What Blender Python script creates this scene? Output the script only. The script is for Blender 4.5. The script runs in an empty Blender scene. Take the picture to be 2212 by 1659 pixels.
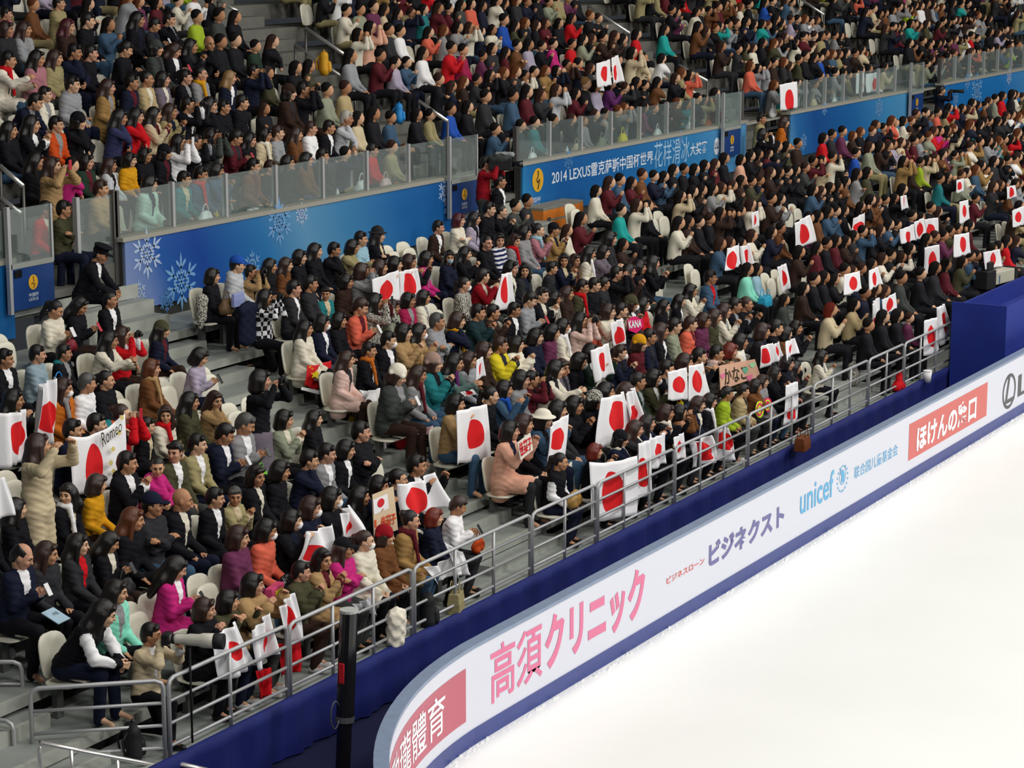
import bpy, bmesh, math, random
import numpy as np
from mathutils import Matrix, Vector

# ------------------------------------------------------------ camera, light, exposure
scn = bpy.context.scene
col = scn.collection
FPX, VPX, YH, CAMH = 5000.0, 4000.0, -190.0, 8.385
CX, CY = 1106.0, 829.5
_p = math.atan((CY - YH) / FPX)
_d = np.array([VPX - CX, YH - CY, FPX]); _d /= np.linalg.norm(_d)
_Z = np.array([0, -math.cos(_p), -math.sin(_p)])
_Y = np.cross(_Z, _d)
CR = np.stack([_d, _Y, _Z], 1)            # camera axes (right, down, forward) from world axes
CAMPOS = np.array([0, 0, CAMH])
cam_d = bpy.data.cameras.new('camera'); cam = bpy.data.objects.new('camera', cam_d); col.objects.link(cam)
right, down, fwd = CR[0], CR[1], CR[2]
cam.matrix_world = Matrix(((right[0], -down[0], -fwd[0], 0), (right[1], -down[1], -fwd[1], 0), (right[2], -down[2], -fwd[2], CAMH), (0, 0, 0, 1)))
cam_d.sensor_width = 36.0; cam_d.lens = FPX / 2212.0 * 36.0; cam_d.clip_end = 400; cam_d.clip_start = .5
scn.camera = cam
w = bpy.data.worlds.new('arena_air'); scn.world = w; w.use_nodes = True
w.node_tree.nodes['Background'].inputs[0].default_value = (.80, .88, 1, 1)
w.node_tree.nodes['Background'].inputs[1].default_value = .07
scn.view_settings.view_transform = 'Standard'; scn.view_settings.look = 'None'; scn.view_settings.gamma = 1
scn.view_settings.use_curve_mapping = False
scn.view_settings.exposure = -1.0
def lamp(x, y, z, tx, ty, tz, size, power, colr=(1, .97, .92)):
    l = bpy.data.lights.new('floodlight', 'AREA'); l.shape = 'DISK'; l.size = size; l.energy = power; l.color = colr
    o = bpy.data.objects.new('floodlight', l); col.objects.link(o); o.location = (x, y, z)
    o.rotation_euler = (Vector((tx, ty, tz)) - Vector((x, y, z))).to_track_quat('-Z', 'Y').to_euler()
for x in (8, 24, 40, 56, 74):              # floodlight rows hung over the ice, and one added fill row
    lamp(x, 2, 17, x, 6, 0, 4, 2600)
    lamp(x, -12, 17, x, 2, 0, 4, 2600)
    lamp(x, -24, 17, x, -14, 0, 4, 900)  # extra row added to brighten the ice on the camera side
for x in (20, 36, 52, 70):                 # softer house lights over the stands
    lamp(x, 14, 17, x, 19, 0, 3, 900, (1, .95, .86))

def onz(x, y, z):
    d = CR.T @ np.array([x - CX, y - CY, FPX]); return CAMPOS + (z - CAMH) / d[2] * d
def ony(x, y, Y):
    d = CR.T @ np.array([x - CX, y - CY, FPX]); return CAMPOS + Y / d[1] * d
def onx(x, y, X):
    d = CR.T @ np.array([x - CX, y - CY, FPX]); return CAMPOS + X / d[0] * d
def proj(P):
    c = CR @ (np.asarray(P, float) - CAMPOS); return CX + FPX * c[0] / c[2], CY + FPX * c[1] / c[2], c[2]
rng = random.Random(7)

# ------------------------------------------------------------ materials
def lin(h):
    h = h.lstrip('#'); v = [int(h[i:i + 2], 16) / 255 for i in (0, 2, 4)]
    return tuple(c / 12.92 if c <= .04045 else ((c + .055) / 1.055) ** 2.4 for c in v)
HEX = dict(black='14141a', navy='171c30', charcoal='2c2c30', graphite='3e4240', grey='8a8a8c', heather='93969b', silver='bcbfc4', slate='8ba0ab',
    cream='dcd6c4', ivory='e6e0d0', white='eeeef0', beige='c9b999', sand='b3a078', tan='a8895f', camel='9a7a4a', khaki='9a9068', brown='6b4428',
    darkbrown='33231d', mustard='d0951a', orange='b8651f', burntorange='c04a1c', coral='d5654f', salmon='dda890', palepink='dcbcb2', dustypink='a9727c',
    rose='cf7088', magenta='bd2877', raspberry='9a1f4a', red='c3151f', crimson='8f1320', maroon='571a24', plum='65304f', purple='5d2a63',
    greypurple='6d6470', lilac='a9a0b4', lime='9db62c', olive='454430', sage='8f9580', darkgreen='21352a', teal='23757a', darkteal='1d3338',
    turquoise='1f9c97', mint='86d8c0', seafoam='b4d2c4', sky='93b8c8', denim='3b5670', blue='1f4ea8', indigo='34375a', greyteal='5d7672',
    yellow='d8c62a', mushroom='9c8377', knit='8f918c', peach='e3b79b', violet='7a4aa0', stripe='c8c8d2', plaid='9a9aa4', tweed='8d8b84')
MATS = {}
def mat(name, rgb, rough=.8, metal=0, bump=0, bscale=60, spec=.3, emit=None, emits=0, coat=0):
    if name in MATS: return MATS[name]
    m = bpy.data.materials.new(name); m.use_nodes = True; nt = m.node_tree; b = nt.nodes['Principled BSDF']
    b.inputs['Base Color'].default_value = (*rgb, 1); b.inputs['Roughness'].default_value = rough; b.inputs['Metallic'].default_value = metal
    b.inputs['Specular IOR Level'].default_value = spec
    if coat: b.inputs['Coat Weight'].default_value = coat
    if emit: b.inputs['Emission Color'].default_value = (*emit, 1); b.inputs['Emission Strength'].default_value = emits
    if bump:
        t = nt.nodes.new('ShaderNodeTexNoise'); t.inputs['Scale'].default_value = bscale; t.inputs['Detail'].default_value = 3
        u = nt.nodes.new('ShaderNodeBump'); u.inputs['Strength'].default_value = bump; u.inputs['Distance'].default_value = .02
        c = nt.nodes.new('ShaderNodeTexCoord'); nt.links.new(c.outputs['Object'], t.inputs['Vector'])
        nt.links.new(t.outputs['Fac'], u.inputs['Height']); nt.links.new(u.outputs['Normal'], b.inputs['Normal'])
    MATS[name] = m; return m
def cloth(c):
    if 'cloth_' + c in MATS: return MATS['cloth_' + c]
    m = mat('cloth_' + c, lin(HEX[c]), .88, bump=.38, bscale=1, spec=.15)
    nt = m.node_tree; b = nt.nodes['Principled BSDF']
    def ramped(fac, cols):
        r = nt.nodes.new('ShaderNodeValToRGB'); r.color_ramp.interpolation = 'CONSTANT'
        while len(r.color_ramp.elements) < len(cols): r.color_ramp.elements.new(.5)
        for e, (p, h) in zip(r.color_ramp.elements, cols): e.position = p; e.color = (*lin(h), 1)
        nt.links.new(fac, r.inputs[0]); return r.outputs[0]
    co = nt.nodes['Texture Coordinate']; mp = nt.nodes.new('ShaderNodeMapping'); mp.inputs['Scale'].default_value = (9, 9, 24)
    nt.links.new(co.outputs['Object'], mp.inputs[0]); nt.links.new(mp.outputs[0], nt.nodes['Noise Texture'].inputs['Vector'])
    if c in ('plaid', 'stripe'):
        t = nt.nodes.new('ShaderNodeTexChecker') if c == 'plaid' else nt.nodes.new('ShaderNodeTexWave')
        t.inputs['Scale'].default_value = 14 if c == 'plaid' else 4
        if c == 'stripe': t.bands_direction = 'Z'
        else:
            t.inputs[1].default_value = (*lin('d8d8dc'), 1); t.inputs[2].default_value = (*lin('1a1a1e'), 1)
        nt.links.new(co.outputs['Object'], t.inputs['Vector'])
        if c == 'plaid': nt.links.new(t.outputs['Color'], b.inputs['Base Color'])
        else: nt.links.new(ramped(t.outputs['Fac'], [(0, '1d2450'), (.5, 'd8d8dc')]), b.inputs['Base Color'])
    if c in ('tweed', 'knit'):
        t = nt.nodes.new('ShaderNodeTexNoise'); t.inputs['Scale'].default_value = 55
        nt.links.new(co.outputs['Object'], t.inputs['Vector'])
        nt.links.new(ramped(t.outputs['Fac'], [(0, '2c2b29'), (.47, 'b9b6ac')]), b.inputs['Base Color'])
    return m
SKINS = [mat('skin_%d' % i, lin(h), .55, spec=.35) for i, h in enumerate(('c99a78', 'bd8b68', 'd3a98a', 'b07f5e', 'c7957a'))]
HAIRC = dict(k='120e0d', b='33201a', a='5a3018', m='4a1620', r='6a2418', g='4a4a48', w='b8b4ac', s='8a6c44')
HAIRM = {k: mat('hair_' + k, lin(v), .40, bump=.3, bscale=1, spec=.5) for k, v in HAIRC.items()}
for _m in HAIRM.values():
    _nt = _m.node_tree; _t = _nt.nodes['Noise Texture']; _c = _nt.nodes['Texture Coordinate']; _mp = _nt.nodes.new('ShaderNodeMapping'); _mp.inputs['Scale'].default_value = (130, 130, 9)
    _nt.links.new(_c.outputs['Object'], _mp.inputs[0]); _nt.links.new(_mp.outputs[0], _t.inputs['Vector'])
EYE = mat('eye_dark', (.008, .006, .005), .2); LIP = mat('lip', lin('a8584f'), .5)
STEEL = mat('galvanised_steel', (.44, .45, .46), .42, .35, spec=.5)
DARKSTEEL = mat('dark_steel', (.16, .155, .15), .45, .7)
SHINY = mat('polished_steel', (.82, .81, .79), .28, .75)
WHITEPLASTIC = mat('cream_plastic', lin('d6d3c2'), .38, spec=.5)
BLACKM = mat('black_matte', (.012, .012, .014), .6); BLACKG = mat('black_gloss', (.01, .01, .012), .18, spec=.6)
SHOE = mat('shoe_black', (.014, .013, .013), .4); SHOEW = mat('shoe_white', (.7, .7, .7), .5)
WHITE = mat('white_cloth', (.86, .86, .88), .8); REDF = mat('red_print', lin('d8141c'), .75)

# ------------------------------------------------------------ meshes and objects
def mesh(name, V, F, smooth=True, mats=(), fm=None):
    me = bpy.data.meshes.new(name)
    V = np.asarray(V, np.float32)
    if len(F) and isinstance(F, np.ndarray):
        n, k = F.shape
        me.vertices.add(len(V)); me.vertices.foreach_set('co', V.ravel())
        me.loops.add(n * k); me.loops.foreach_set('vertex_index', F.astype(np.int32).ravel())
        me.polygons.add(n); me.polygons.foreach_set('loop_start', np.arange(0, n * k, k, dtype=np.int32))
        me.update(calc_edges=True)
    else:
        me.from_pydata([tuple(v) for v in V], [], F); me.update()
    if smooth: me.polygons.foreach_set('use_smooth', np.ones(len(me.polygons), bool))
    for m in mats: me.materials.append(m)
    if fm is not None: me.polygons.foreach_set('material_index', np.asarray(fm, np.int32))
    return me
def link(name, me, parent=None, loc=None, rz=None):
    o = bpy.data.objects.new(name, me); col.objects.link(o)
    if parent is not None: o.parent = parent
    if loc is not None: o.location = loc
    if rz is not None: o.rotation_euler = (0, 0, rz)
    return o
def tag(o, label, cat, group=None, kind=None):
    if label: o['label'] = label
    if cat: o['category'] = cat
    if group: o['group'] = group
    if kind: o['kind'] = kind
    return o
def structure(o): o['kind'] = 'structure'; return o
class MB:                                   # collects boxes, tubes and lathes into one mesh
    def __init__(s): s.V = []; s.F = []; s.M = []; s.m = 0
    def add(s, V, F):
        n = len(s.V); s.V += [tuple(v) for v in V]; s.F += [tuple(i + n for i in f) for f in F]; s.M += [s.m] * len(F); return s
    def box(s, x0, x1, y0, y1, z0, z1):
        V = [(x, y, z) for x in (x0, x1) for y in (y0, y1) for z in (z0, z1)]
        return s.add(V, [(0, 1, 3, 2), (4, 6, 7, 5), (0, 4, 5, 1), (2, 3, 7, 6), (0, 2, 6, 4), (1, 5, 7, 3)])
    def tube(s, pts, r, n=8, caps=True):
        P = [np.array(p, float) for p in pts]; V = []; F = []; k = len(P)
        rr = r if hasattr(r, '__len__') else [r] * k
        prev = None
        for i, p in enumerate(P):
            t = P[min(i + 1, k - 1)] - P[max(i - 1, 0)]; t /= (np.linalg.norm(t) + 1e-9)
            a = prev if prev is not None else (np.array([0, 0, 1.]) if abs(t[2]) < .9 else np.array([1., 0, 0]))
            u = np.cross(t, a); u /= (np.linalg.norm(u) + 1e-9); v = np.cross(u, t); prev = v
            V += [p + rr[i] * (math.cos(2 * math.pi * j / n) * u + math.sin(2 * math.pi * j / n) * v) for j in range(n)]
        for i in range(k - 1):
            F += [(i * n + j, i * n + (j + 1) % n, (i + 1) * n + (j + 1) % n, (i + 1) * n + j) for j in range(n)]
        if caps: F += [tuple(range(n - 1, -1, -1)), tuple((k - 1) * n + j for j in range(n))]
        return s.add(V, F)
    def lathe(s, prof, n=14, c=(0, 0, 0), sy=1.0):
        V = [(c[0] + r * math.cos(2 * math.pi * j / n), c[1] + sy * r * math.sin(2 * math.pi * j / n), c[2] + z) for r, z in prof for j in range(n)]
        F = [(i * n + j, i * n + (j + 1) % n, (i + 1) * n + (j + 1) % n, (i + 1) * n + j) for i in range(len(prof) - 1) for j in range(n)]
        F += [tuple(range(n - 1, -1, -1)), tuple((len(prof) - 1) * n + j for j in range(n))]
        return s.add(V, F)
    def mesh(s, name, mats, smooth=False):
        me = mesh(name, s.V, s.F, smooth, mats if isinstance(mats, (list, tuple)) else [mats], s.M)
        bm = bmesh.new(); bm.from_mesh(me); bmesh.ops.recalc_face_normals(bm, faces=bm.faces); bm.to_mesh(me); bm.free()
        return me
    def obj(s, name, mats, parent=None, smooth=False, bevel=0):
        o = link(name, s.mesh(name, mats, smooth), parent)
        if bevel:
            b = o.modifiers.new('bevel', 'BEVEL'); b.width = bevel; b.segments = 2; b.limit_method = 'ANGLE'
        return o
def box(name, m, x0, x1, y0, y1, z0, z1, parent=None, bevel=0): return MB().box(x0, x1, y0, y1, z0, z1).obj(name, m, parent, bevel=bevel)

# ------------------------------------------------------------ distance fields -> surfaces
def evalsdf(prims, X, Y, Z):
    D = None
    for p in prims:
        t = p[0]
        if t == 'c':                        # tapered capsule a, b, ra, rb, blend, x-squash, y-squash
            _, a, b, ra, rb, k, sx, sy = p
            ax, ay, az = a; bx, by, bz = b
            ux, uy, uz = (bx - ax) * sx, (by - ay) * sy, bz - az
            L2 = ux * ux + uy * uy + uz * uz + 1e-9
            px, py, pz = (X - ax) * sx, (Y - ay) * sy, Z - az
            h = np.clip((px * ux + py * uy + pz * uz) / L2, 0, 1)
            d = np.sqrt((px - h * ux) ** 2 + (py - h * uy) ** 2 + (pz - h * uz) ** 2) - (ra + (rb - ra) * h)
        elif t in ('e', '-e'):              # ellipsoid
            _, c, r, k = p
            q = np.sqrt(((X - c[0]) / r[0]) ** 2 + ((Y - c[1]) / r[1]) ** 2 + ((Z - c[2]) / r[2]) ** 2)
            d = (q - 1) * min(r)
        elif t in ('b', '-b', '&b'):        # box
            _, c, r, k = p
            d = np.maximum(np.maximum(np.abs(X - c[0]) - r[0], np.abs(Y - c[1]) - r[1]), np.abs(Z - c[2]) - r[2])
        if D is None: D = d; continue
        if t[0] == '-':
            h = np.clip(.5 - .5 * (D + d) / max(k, 1e-6), 0, 1); D = D * (1 - h) - d * h + k * h * (1 - h)
        elif t[0] == '&': D = np.maximum(D, d)
        elif k <= 0: D = np.minimum(D, d)
        else:
            h = np.clip(.5 + .5 * (D - d) / k, 0, 1); D = D * (1 - h) + d * h - k * h * (1 - h)
    return D
def nets(prims, lo, hi, h, rot=None, smooth=1):
    lo = np.asarray(lo, float); n = np.maximum(np.ceil((np.asarray(hi) - lo) / h).astype(int) + 1, 4)
    g = [lo[i] + h * np.arange(n[i]) for i in range(3)]
    X, Y, Z = np.meshgrid(*g, indexing='ij', sparse=True)
    V = np.broadcast_to(evalsdf(prims, X, Y, Z), tuple(n)).copy(); V[V == 0] = 1e-6
    S = V < 0
    c = tuple(n - 1); acc = np.zeros(c + (3,)); cnt = np.zeros(c)
    def sl(o): return tuple(slice(o[i], o[i] + c[i]) for i in range(3))
    for ax in range(3):
        o2 = [a for a in range(3) if a != ax]
        for i in (0, 1):
            for j in (0, 1):
                o = [0, 0, 0]; o[o2[0]] = i; o[o2[1]] = j; e = list(o); e[ax] = 1
                a, b = V[sl(o)], V[sl(e)]; m = (a < 0) != (b < 0)
                t = np.where(m, a / np.where(m, a - b, 1), 0)
                acc[..., ax] += t; acc[..., o2[0]] += i * m; acc[..., o2[1]] += j * m; cnt += m
    act = cnt > 0; idx = np.full(c, -1, int); idx[act] = np.arange(act.sum())
    ijk = np.argwhere(act); P = lo + h * (ijk + acc[act] / cnt[act][:, None])
    F = []
    for ax in range(3):
        b1, b2 = [(1, 2), (2, 0), (0, 1)][ax]
        A = [slice(1, -1)] * 3; A[ax] = slice(0, n[ax] - 1); B = list(A); B[ax] = slice(1, n[ax])
        s0, s1 = S[tuple(A)], S[tuple(B)]
        for flip, m in ((0, s0 & ~s1), (1, ~s0 & s1)):
            q = np.argwhere(m)
            if not len(q): continue
            q = q + np.array([0 if i == ax else 1 for i in range(3)])
            d1 = np.zeros(3, int); d1[b1] = 1; d2 = np.zeros(3, int); d2[b2] = 1
            r = [idx[tuple((q - a).T)] for a in (d1 + d2, d2, np.zeros(3, int), d1)]
            F.append(np.stack(r if not flip else r[::-1], 1))
    F = np.concatenate(F) if F else np.zeros((0, 4), int)
    for _ in range(smooth):
        s = np.zeros_like(P); k = np.zeros(len(P))
        for i in range(4):
            a, b = F[:, i], F[:, (i + 1) % 4]
            np.add.at(s, a, P[b]); np.add.at(k, a, 1); np.add.at(s, b, P[a]); np.add.at(k, b, 1)
        P = P * .5 + .5 * s / np.maximum(k, 1)[:, None]
    return P, F
def C(a, b, ra, rb=None, k=.02, sx=1, sy=1): return ('c', tuple(a), tuple(b), ra, ra if rb is None else rb, k, sx, sy)
def bounds(prims, pad):
    lo = np.full(3, 9.); hi = -lo
    for p in prims:
        if p[0] == 'c':
            r = max(p[3], p[4]); rv = np.array([r / p[6], r / p[7], r])
            lo = np.minimum(lo, np.minimum(p[1], p[2]) - rv); hi = np.maximum(hi, np.maximum(p[1], p[2]) + rv)
        elif p[0] in 'eb': lo = np.minimum(lo, np.array(p[1]) - p[2]); hi = np.maximum(hi, np.array(p[1]) + p[2])
    return lo - pad, hi + pad
def blob(prims, h, smooth=1): lo, hi = bounds(prims, 2.2 * h); return nets(prims, lo, hi, h, smooth=smooth)
def join(parts):
    V = []; F = []; n = 0
    for v, f in parts: V.append(v); F.append(f + n); n += len(v)
    return np.concatenate(V), np.concatenate(F)
# ------------------------------------------------------------ people
def ik(sh, hand, l1, l2, pole):
    sh = np.array(sh, float); hand = np.array(hand, float); d = hand - sh; L = np.linalg.norm(d); u = d / L
    if L > l1 + l2 - .01: L = l1 + l2 - .01; hand = sh + u * L
    a = (l1 * l1 - l2 * l2 + L * L) / (2 * L); h = math.sqrt(max(l1 * l1 - a * a, 0))
    p = np.array(pole, float); p = p - (p @ u) * u; p /= np.linalg.norm(p) + 1e-9
    return sh + u * a + p * h, hand
# lean (deg), right hand, left hand, elbow pole right (x is mirrored for the left), head pitch down (deg), legs
POSES = {
 'lap':   (4, (-.07, -.30, .60), (.06, -.31, .59), (-.22, .6, -.6), 4, 'sit'),
 'lapb':  (8, (-.12, -.27, .61), (.10, -.30, .60), (-.22, .6, -.6), 6, 'sit'),
 'clap':  (6, (-.022, -.31, .97), (.022, -.31, .97), (-.28, .15, -.8), 4, 'sit'),
 'phone': (10, (-.05, -.33, .85), (.04, -.33, .85), (-.25, .35, -.8), 22, 'sit'),
 'camera':(4, (-.055, -.25, 1.17), (.055, -.25, 1.17), (-.32, -.1, -.9), 0, 'sit'),
 'flag':  (6, (-.20, -.36, 1.05), (.20, -.36, 1.05), (-.3, .1, -.8), 2, 'sit'),
 'reach': (14, (-.12, -.55, .93), (.13, -.50, .80), (-.5, .2, -.8), 4, 'sit'),
 'crossed':(3, (.13, -.19, .84), (-.13, -.21, .87), (-.35, -.1, -.8), 2, 'sit'),
 'chin':  (10, (-.035, -.17, 1.06), (.10, -.24, .70), (-.4, -.3, -.9), 6, 'sit'),
 'knees': (24, (-.07, -.50, .60), (.07, -.50, .60), (-.7, .2, -.6), 14, 'sit'),
 'lean':  (34, (-.05, -.58, .62), (.08, -.52, .58), (-.7, .2, -.5), 10, 'sit'),
 'standflag': (2, (-.16, -.34, 1.62), (.16, -.34, 1.62), (-.6, 0, -.8), -4, 'stand'),
 'standcamera': (2, (-.055, -.27, 1.57), (.055, -.27, 1.57), (-.7, 0, -.8), 0, 'stand'),
 'stand': (2, (-.20, -.08, .80), (.20, -.06, .80), (-.4, .6, -.3), 2, 'stand'),
 'shoot': (6, (-.05, -.24, 1.15), (.06, -.42, 1.08), (-.6, 0, -.9), 0, 'kneel'),
 'kneelcamera': (4, (-.055, -.25, 1.17), (.055, -.25, 1.17), (-.32, -.1, -.9), 0, 'kneel')}
class Sk: pass
def PI(pose): b, _, l = pose.partition('#'); t = POSES[b]; return t if not l else t[:5] + (l,)
def skeleton(pose, yaw):
    lean, rh, lh, pole, pitch, legs = PI(pose)
    s = Sk(); s.legs = legs; up = .40 if legs == 'stand' else 0.
    hip = np.array([0, 0, .53 + up]); a = math.radians(lean)
    def L(x, y, z):
        z -= .53; return np.array([x, y * math.cos(a) - z * math.sin(a), .53 + up + y * math.sin(a) + z * math.cos(a)])
    s.pel = L(0, .0, .55); s.waist = L(0, .01, .70); s.chest = L(0, .0, .90); s.neck = L(0, .0, 1.045)
    s.sr, s.sl = L(-.150, .0, 1.0), L(.150, .0, 1.0)
    s.head = L(0, -.025, 1.205) - np.array([0, 0, .0]); s.pitch = pitch + lean * .3; s.yaw = yaw
    s.er, s.hr = ik(s.sr, rh, .27, .25, pole); s.el, s.hl = ik(s.sl, lh, .27, .25, (-pole[0], pole[1], pole[2]))
    if legs == 'tuck':
        s.kr, s.kl = np.array([-.09, -.37, .50]), np.array([.10, -.36, .50]); s.ar, s.al = np.array([-.09, -.27, .09]), np.array([.10, -.24, .09])
        s.tr, s.tl = s.ar + (-.01, -.145, -.045), s.al + (.02, -.145, -.045)
    elif legs == 'wide':
        s.kr, s.kl = np.array([-.15, -.40, .52]), np.array([.16, -.39, .52]); s.ar, s.al = np.array([-.14, -.30, .09]), np.array([.17, -.34, .09])
        s.tr, s.tl = s.ar + (-.04, -.15, -.045), s.al + (.04, -.15, -.045)
    elif legs == 'cross':
        s.kr, s.kl = np.array([-.02, -.41, .60]), np.array([.06, -.40, .52]); s.ar, s.al = np.array([.10, -.50, .26]), np.array([.06, -.34, .09])
        s.tr, s.tl = s.ar + (.03, -.15, .0), s.al + (.0, -.15, -.045)
    elif legs == 'sit':
        s.kr, s.kl = np.array([-.10, -.40, .52]), np.array([.10, -.41, .52]); s.ar, s.al = np.array([-.10, -.36, .09]), np.array([.11, -.42, .09])
        s.tr, s.tl = s.ar + (-.02, -.15, -.045), s.al + (.02, -.15, -.045)
    elif legs == 'stand':
        s.kr, s.kl = np.array([-.095, -.03, .50]), np.array([.095, -.04, .50]); s.ar, s.al = np.array([-.10, .02, .09]), np.array([.10, .0, .09])
        s.tr, s.tl = s.ar + (-.02, -.15, -.045), s.al + (.02, -.15, -.045)
    else:
        s.kr, s.kl = np.array([-.11, -.40, .50]), np.array([.10, -.12, .12]); s.ar, s.al = np.array([-.11, -.38, .09]), np.array([.10, .28, .10])
        s.tr, s.tl = s.ar + (0, -.16, -.045), s.al + (0, .12, -.03)
    s.hipr, s.hipl = hip + (-.085, 0, 0), hip + (.085, 0, 0)
    return s
def headmat(s):
    return Matrix.Translation(Vector(s.head)) @ Matrix.Rotation(math.radians(s.yaw), 4, 'Z') @ Matrix.Rotation(math.radians(s.pitch), 4, 'X')
HEADP = [('e', (0, .012, .022), (.077, .096, .100), 0), ('e', (0, -.028, -.03), (.064, .068, .088), .03), C((0, -.045, -.085), (0, -.058, -.088), .03, .026, .03),
         ('e', (0, -.082, .022), (.05, .016, .014), .02), C((0, -.094, .006), (0, -.113, -.028), .009, .013, .014),
         ('e', (.031, -.098, .003), (.017, .012, .010), .006), ('e', (-.031, -.098, .003), (.017, .012, .010), .006),
         ('e', (.043, -.072, -.03), (.022, .02, .02), .02), ('e', (-.043, -.072, -.03), (.022, .02, .02), .02),
         ('e', (0, -.096, -.060), (.023, .010, .0075), .006),
         ('e', (.078, .008, -.012), (.011, .022, .030), .006), ('e', (-.078, .008, -.012), (.011, .022, .030), .006)]
HEADP[5] = ('-e',) + HEADP[5][1:]; HEADP[6] = ('-e',) + HEADP[6][1:]
_hv, _hf = blob(HEADP, .0075)
_hm = np.zeros(len(_hf), int); _hc = _hv[_hf].mean(1)
_hm[(np.abs(np.abs(_hc[:, 0]) - .031) < .014) & (np.abs(_hc[:, 2] - .003) < .0075) & (_hc[:, 1] < -.07)] = 1
_hm[(np.abs(np.abs(_hc[:, 0]) - .032) < .019) & (np.abs(_hc[:, 2] - .027) < .005) & (_hc[:, 1] < -.075)] = 1
_hm[(np.abs(_hc[:, 0]) < .024) & (np.abs(_hc[:, 2] + .060) < .0085) & (_hc[:, 1] < -.088)] = 2
def hand_prims(curl):                        # palm along -Y, back of the hand up, thumb towards +X
    P = [C((-.018, -.03, 0), (-.014, -.085, 0), .019, .016, .012), C((.016, -.03, 0), (.016, -.085, 0), .019, .016, .012), C((0, .03, 0), (0, -.02, 0), .024, .022, .015)]
    for i, (x, l) in enumerate(((-.028, .052), (-.0095, .066), (.0095, .072), (.028, .064))):
        a = np.array([x, -.088, 0]); c1 = curl * (.6 + .08 * i)
        b = a + l * .55 * np.array([0, -math.cos(c1), -math.sin(c1)]); c2 = c1 + curl
        c = b + l * .5 * np.array([0, -math.cos(c2), -math.sin(c2)])
        P += [C(a, b, .0095, .0088, .004), C(b, c, .0088, .0075, .003)]
    P += [C((.024, -.02, -.004), (.052, -.058, -.012), .014, .011, .008), C((.052, -.058, -.012), (.050, -.092, -.018), .0105, .0085, .004)]
    return P
_hands = {c: blob(hand_prims(c), .0062) for c in (.25, .75)}
def hand_at(wrist, elbow, left, curl, palm):
    d = wrist - elbow; d /= np.linalg.norm(d); y = -d
    n = np.array(palm, float); n = n - (n @ y) * y; n /= np.linalg.norm(n) + 1e-9    # palm direction = -z of the hand
    z = -n; x = np.cross(y, z)
    V, F = _hands[curl]; V = V.copy()
    if left: V[:, 0] *= -1; F = F[:, ::-1]
    R = np.stack([x, y, z], 1); return V @ R.T + wrist - d * .035, F
def xf(V, M): M = np.array(M); return V @ M[:3, :3].T + M[:3, 3]
_cache = {}
def body_mesh(pose, yaw):
    key = ('body', pose, yaw)
    if key in _cache: return _cache[key]
    s = skeleton(pose, yaw); M = headmat(s)
    hp = np.array(M @ Vector((0, .03, -.07)))
    neck = blob([C(s.neck - (0, 0, .03), s.neck + (0, 0, .02), .062, .054, .03), C(s.neck + (0, 0, .02), hp, .052, .05, .02)], .013)
    core = [C(s.pel, s.waist, .095, .088, .05, .66), C(s.waist, s.chest, .088, .10, .05, .66), C(s.sr, s.sl, .045, .045, .05), C(s.chest, s.neck, .06, .045, .05)]
    for a, b, c in ((s.sr, s.er, s.hr), (s.sl, s.el, s.hl)): core += [C(a, b, .042, .035, .03), C(b, c, .036, .026, .02)]
    for a, b, c in ((s.hipr, s.kr, s.ar), (s.hipl, s.kl, s.al)): core += [C(a, b, .07, .048, .03), C(b, c, .05, .036, .03)]
    for a, t in ((s.ar, s.tr), (s.al, s.tl)): core += [C(a, t, .036, .03, .02)]
    core = blob(core, .024)
    pb = pose.partition('#')[0]; curl = .75 if pb not in ('clap', 'lap', 'lapb') else .25
    pal = {'clap': ((1, 0, 0), (-1, 0, 0)), 'lap': ((.2, 0, -1), (-.2, 0, -1)), 'lapb': ((.2, 0, -1), (-.2, 0, -1))}.get(pb, ((1, 0, -.2), (-1, 0, -.2)))
    h1 = hand_at(s.hr, s.er, False, curl, pal[0]); h2 = hand_at(s.hl, s.el, True, curl, pal[1])
    V, F = join([(xf(_hv, M), _hf), neck, core, h1, h2])
    fm = np.zeros(len(F), int); fm[:len(_hf)] = _hm
    _cache[key] = mesh('person_body', V, F, True, (SKINS[0], EYE, LIP), fm); return _cache[key]
def arm_prims(s, r1, r2, r3): 
    out = []
    for a, b, c in ((s.sr, s.er, s.hr), (s.sl, s.el, s.hl)):
        c = b + (c - b) * .93; out += [C(a, b, r1, r2, .03), C(b, c, r2, r3, .02)]
    return out
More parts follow.
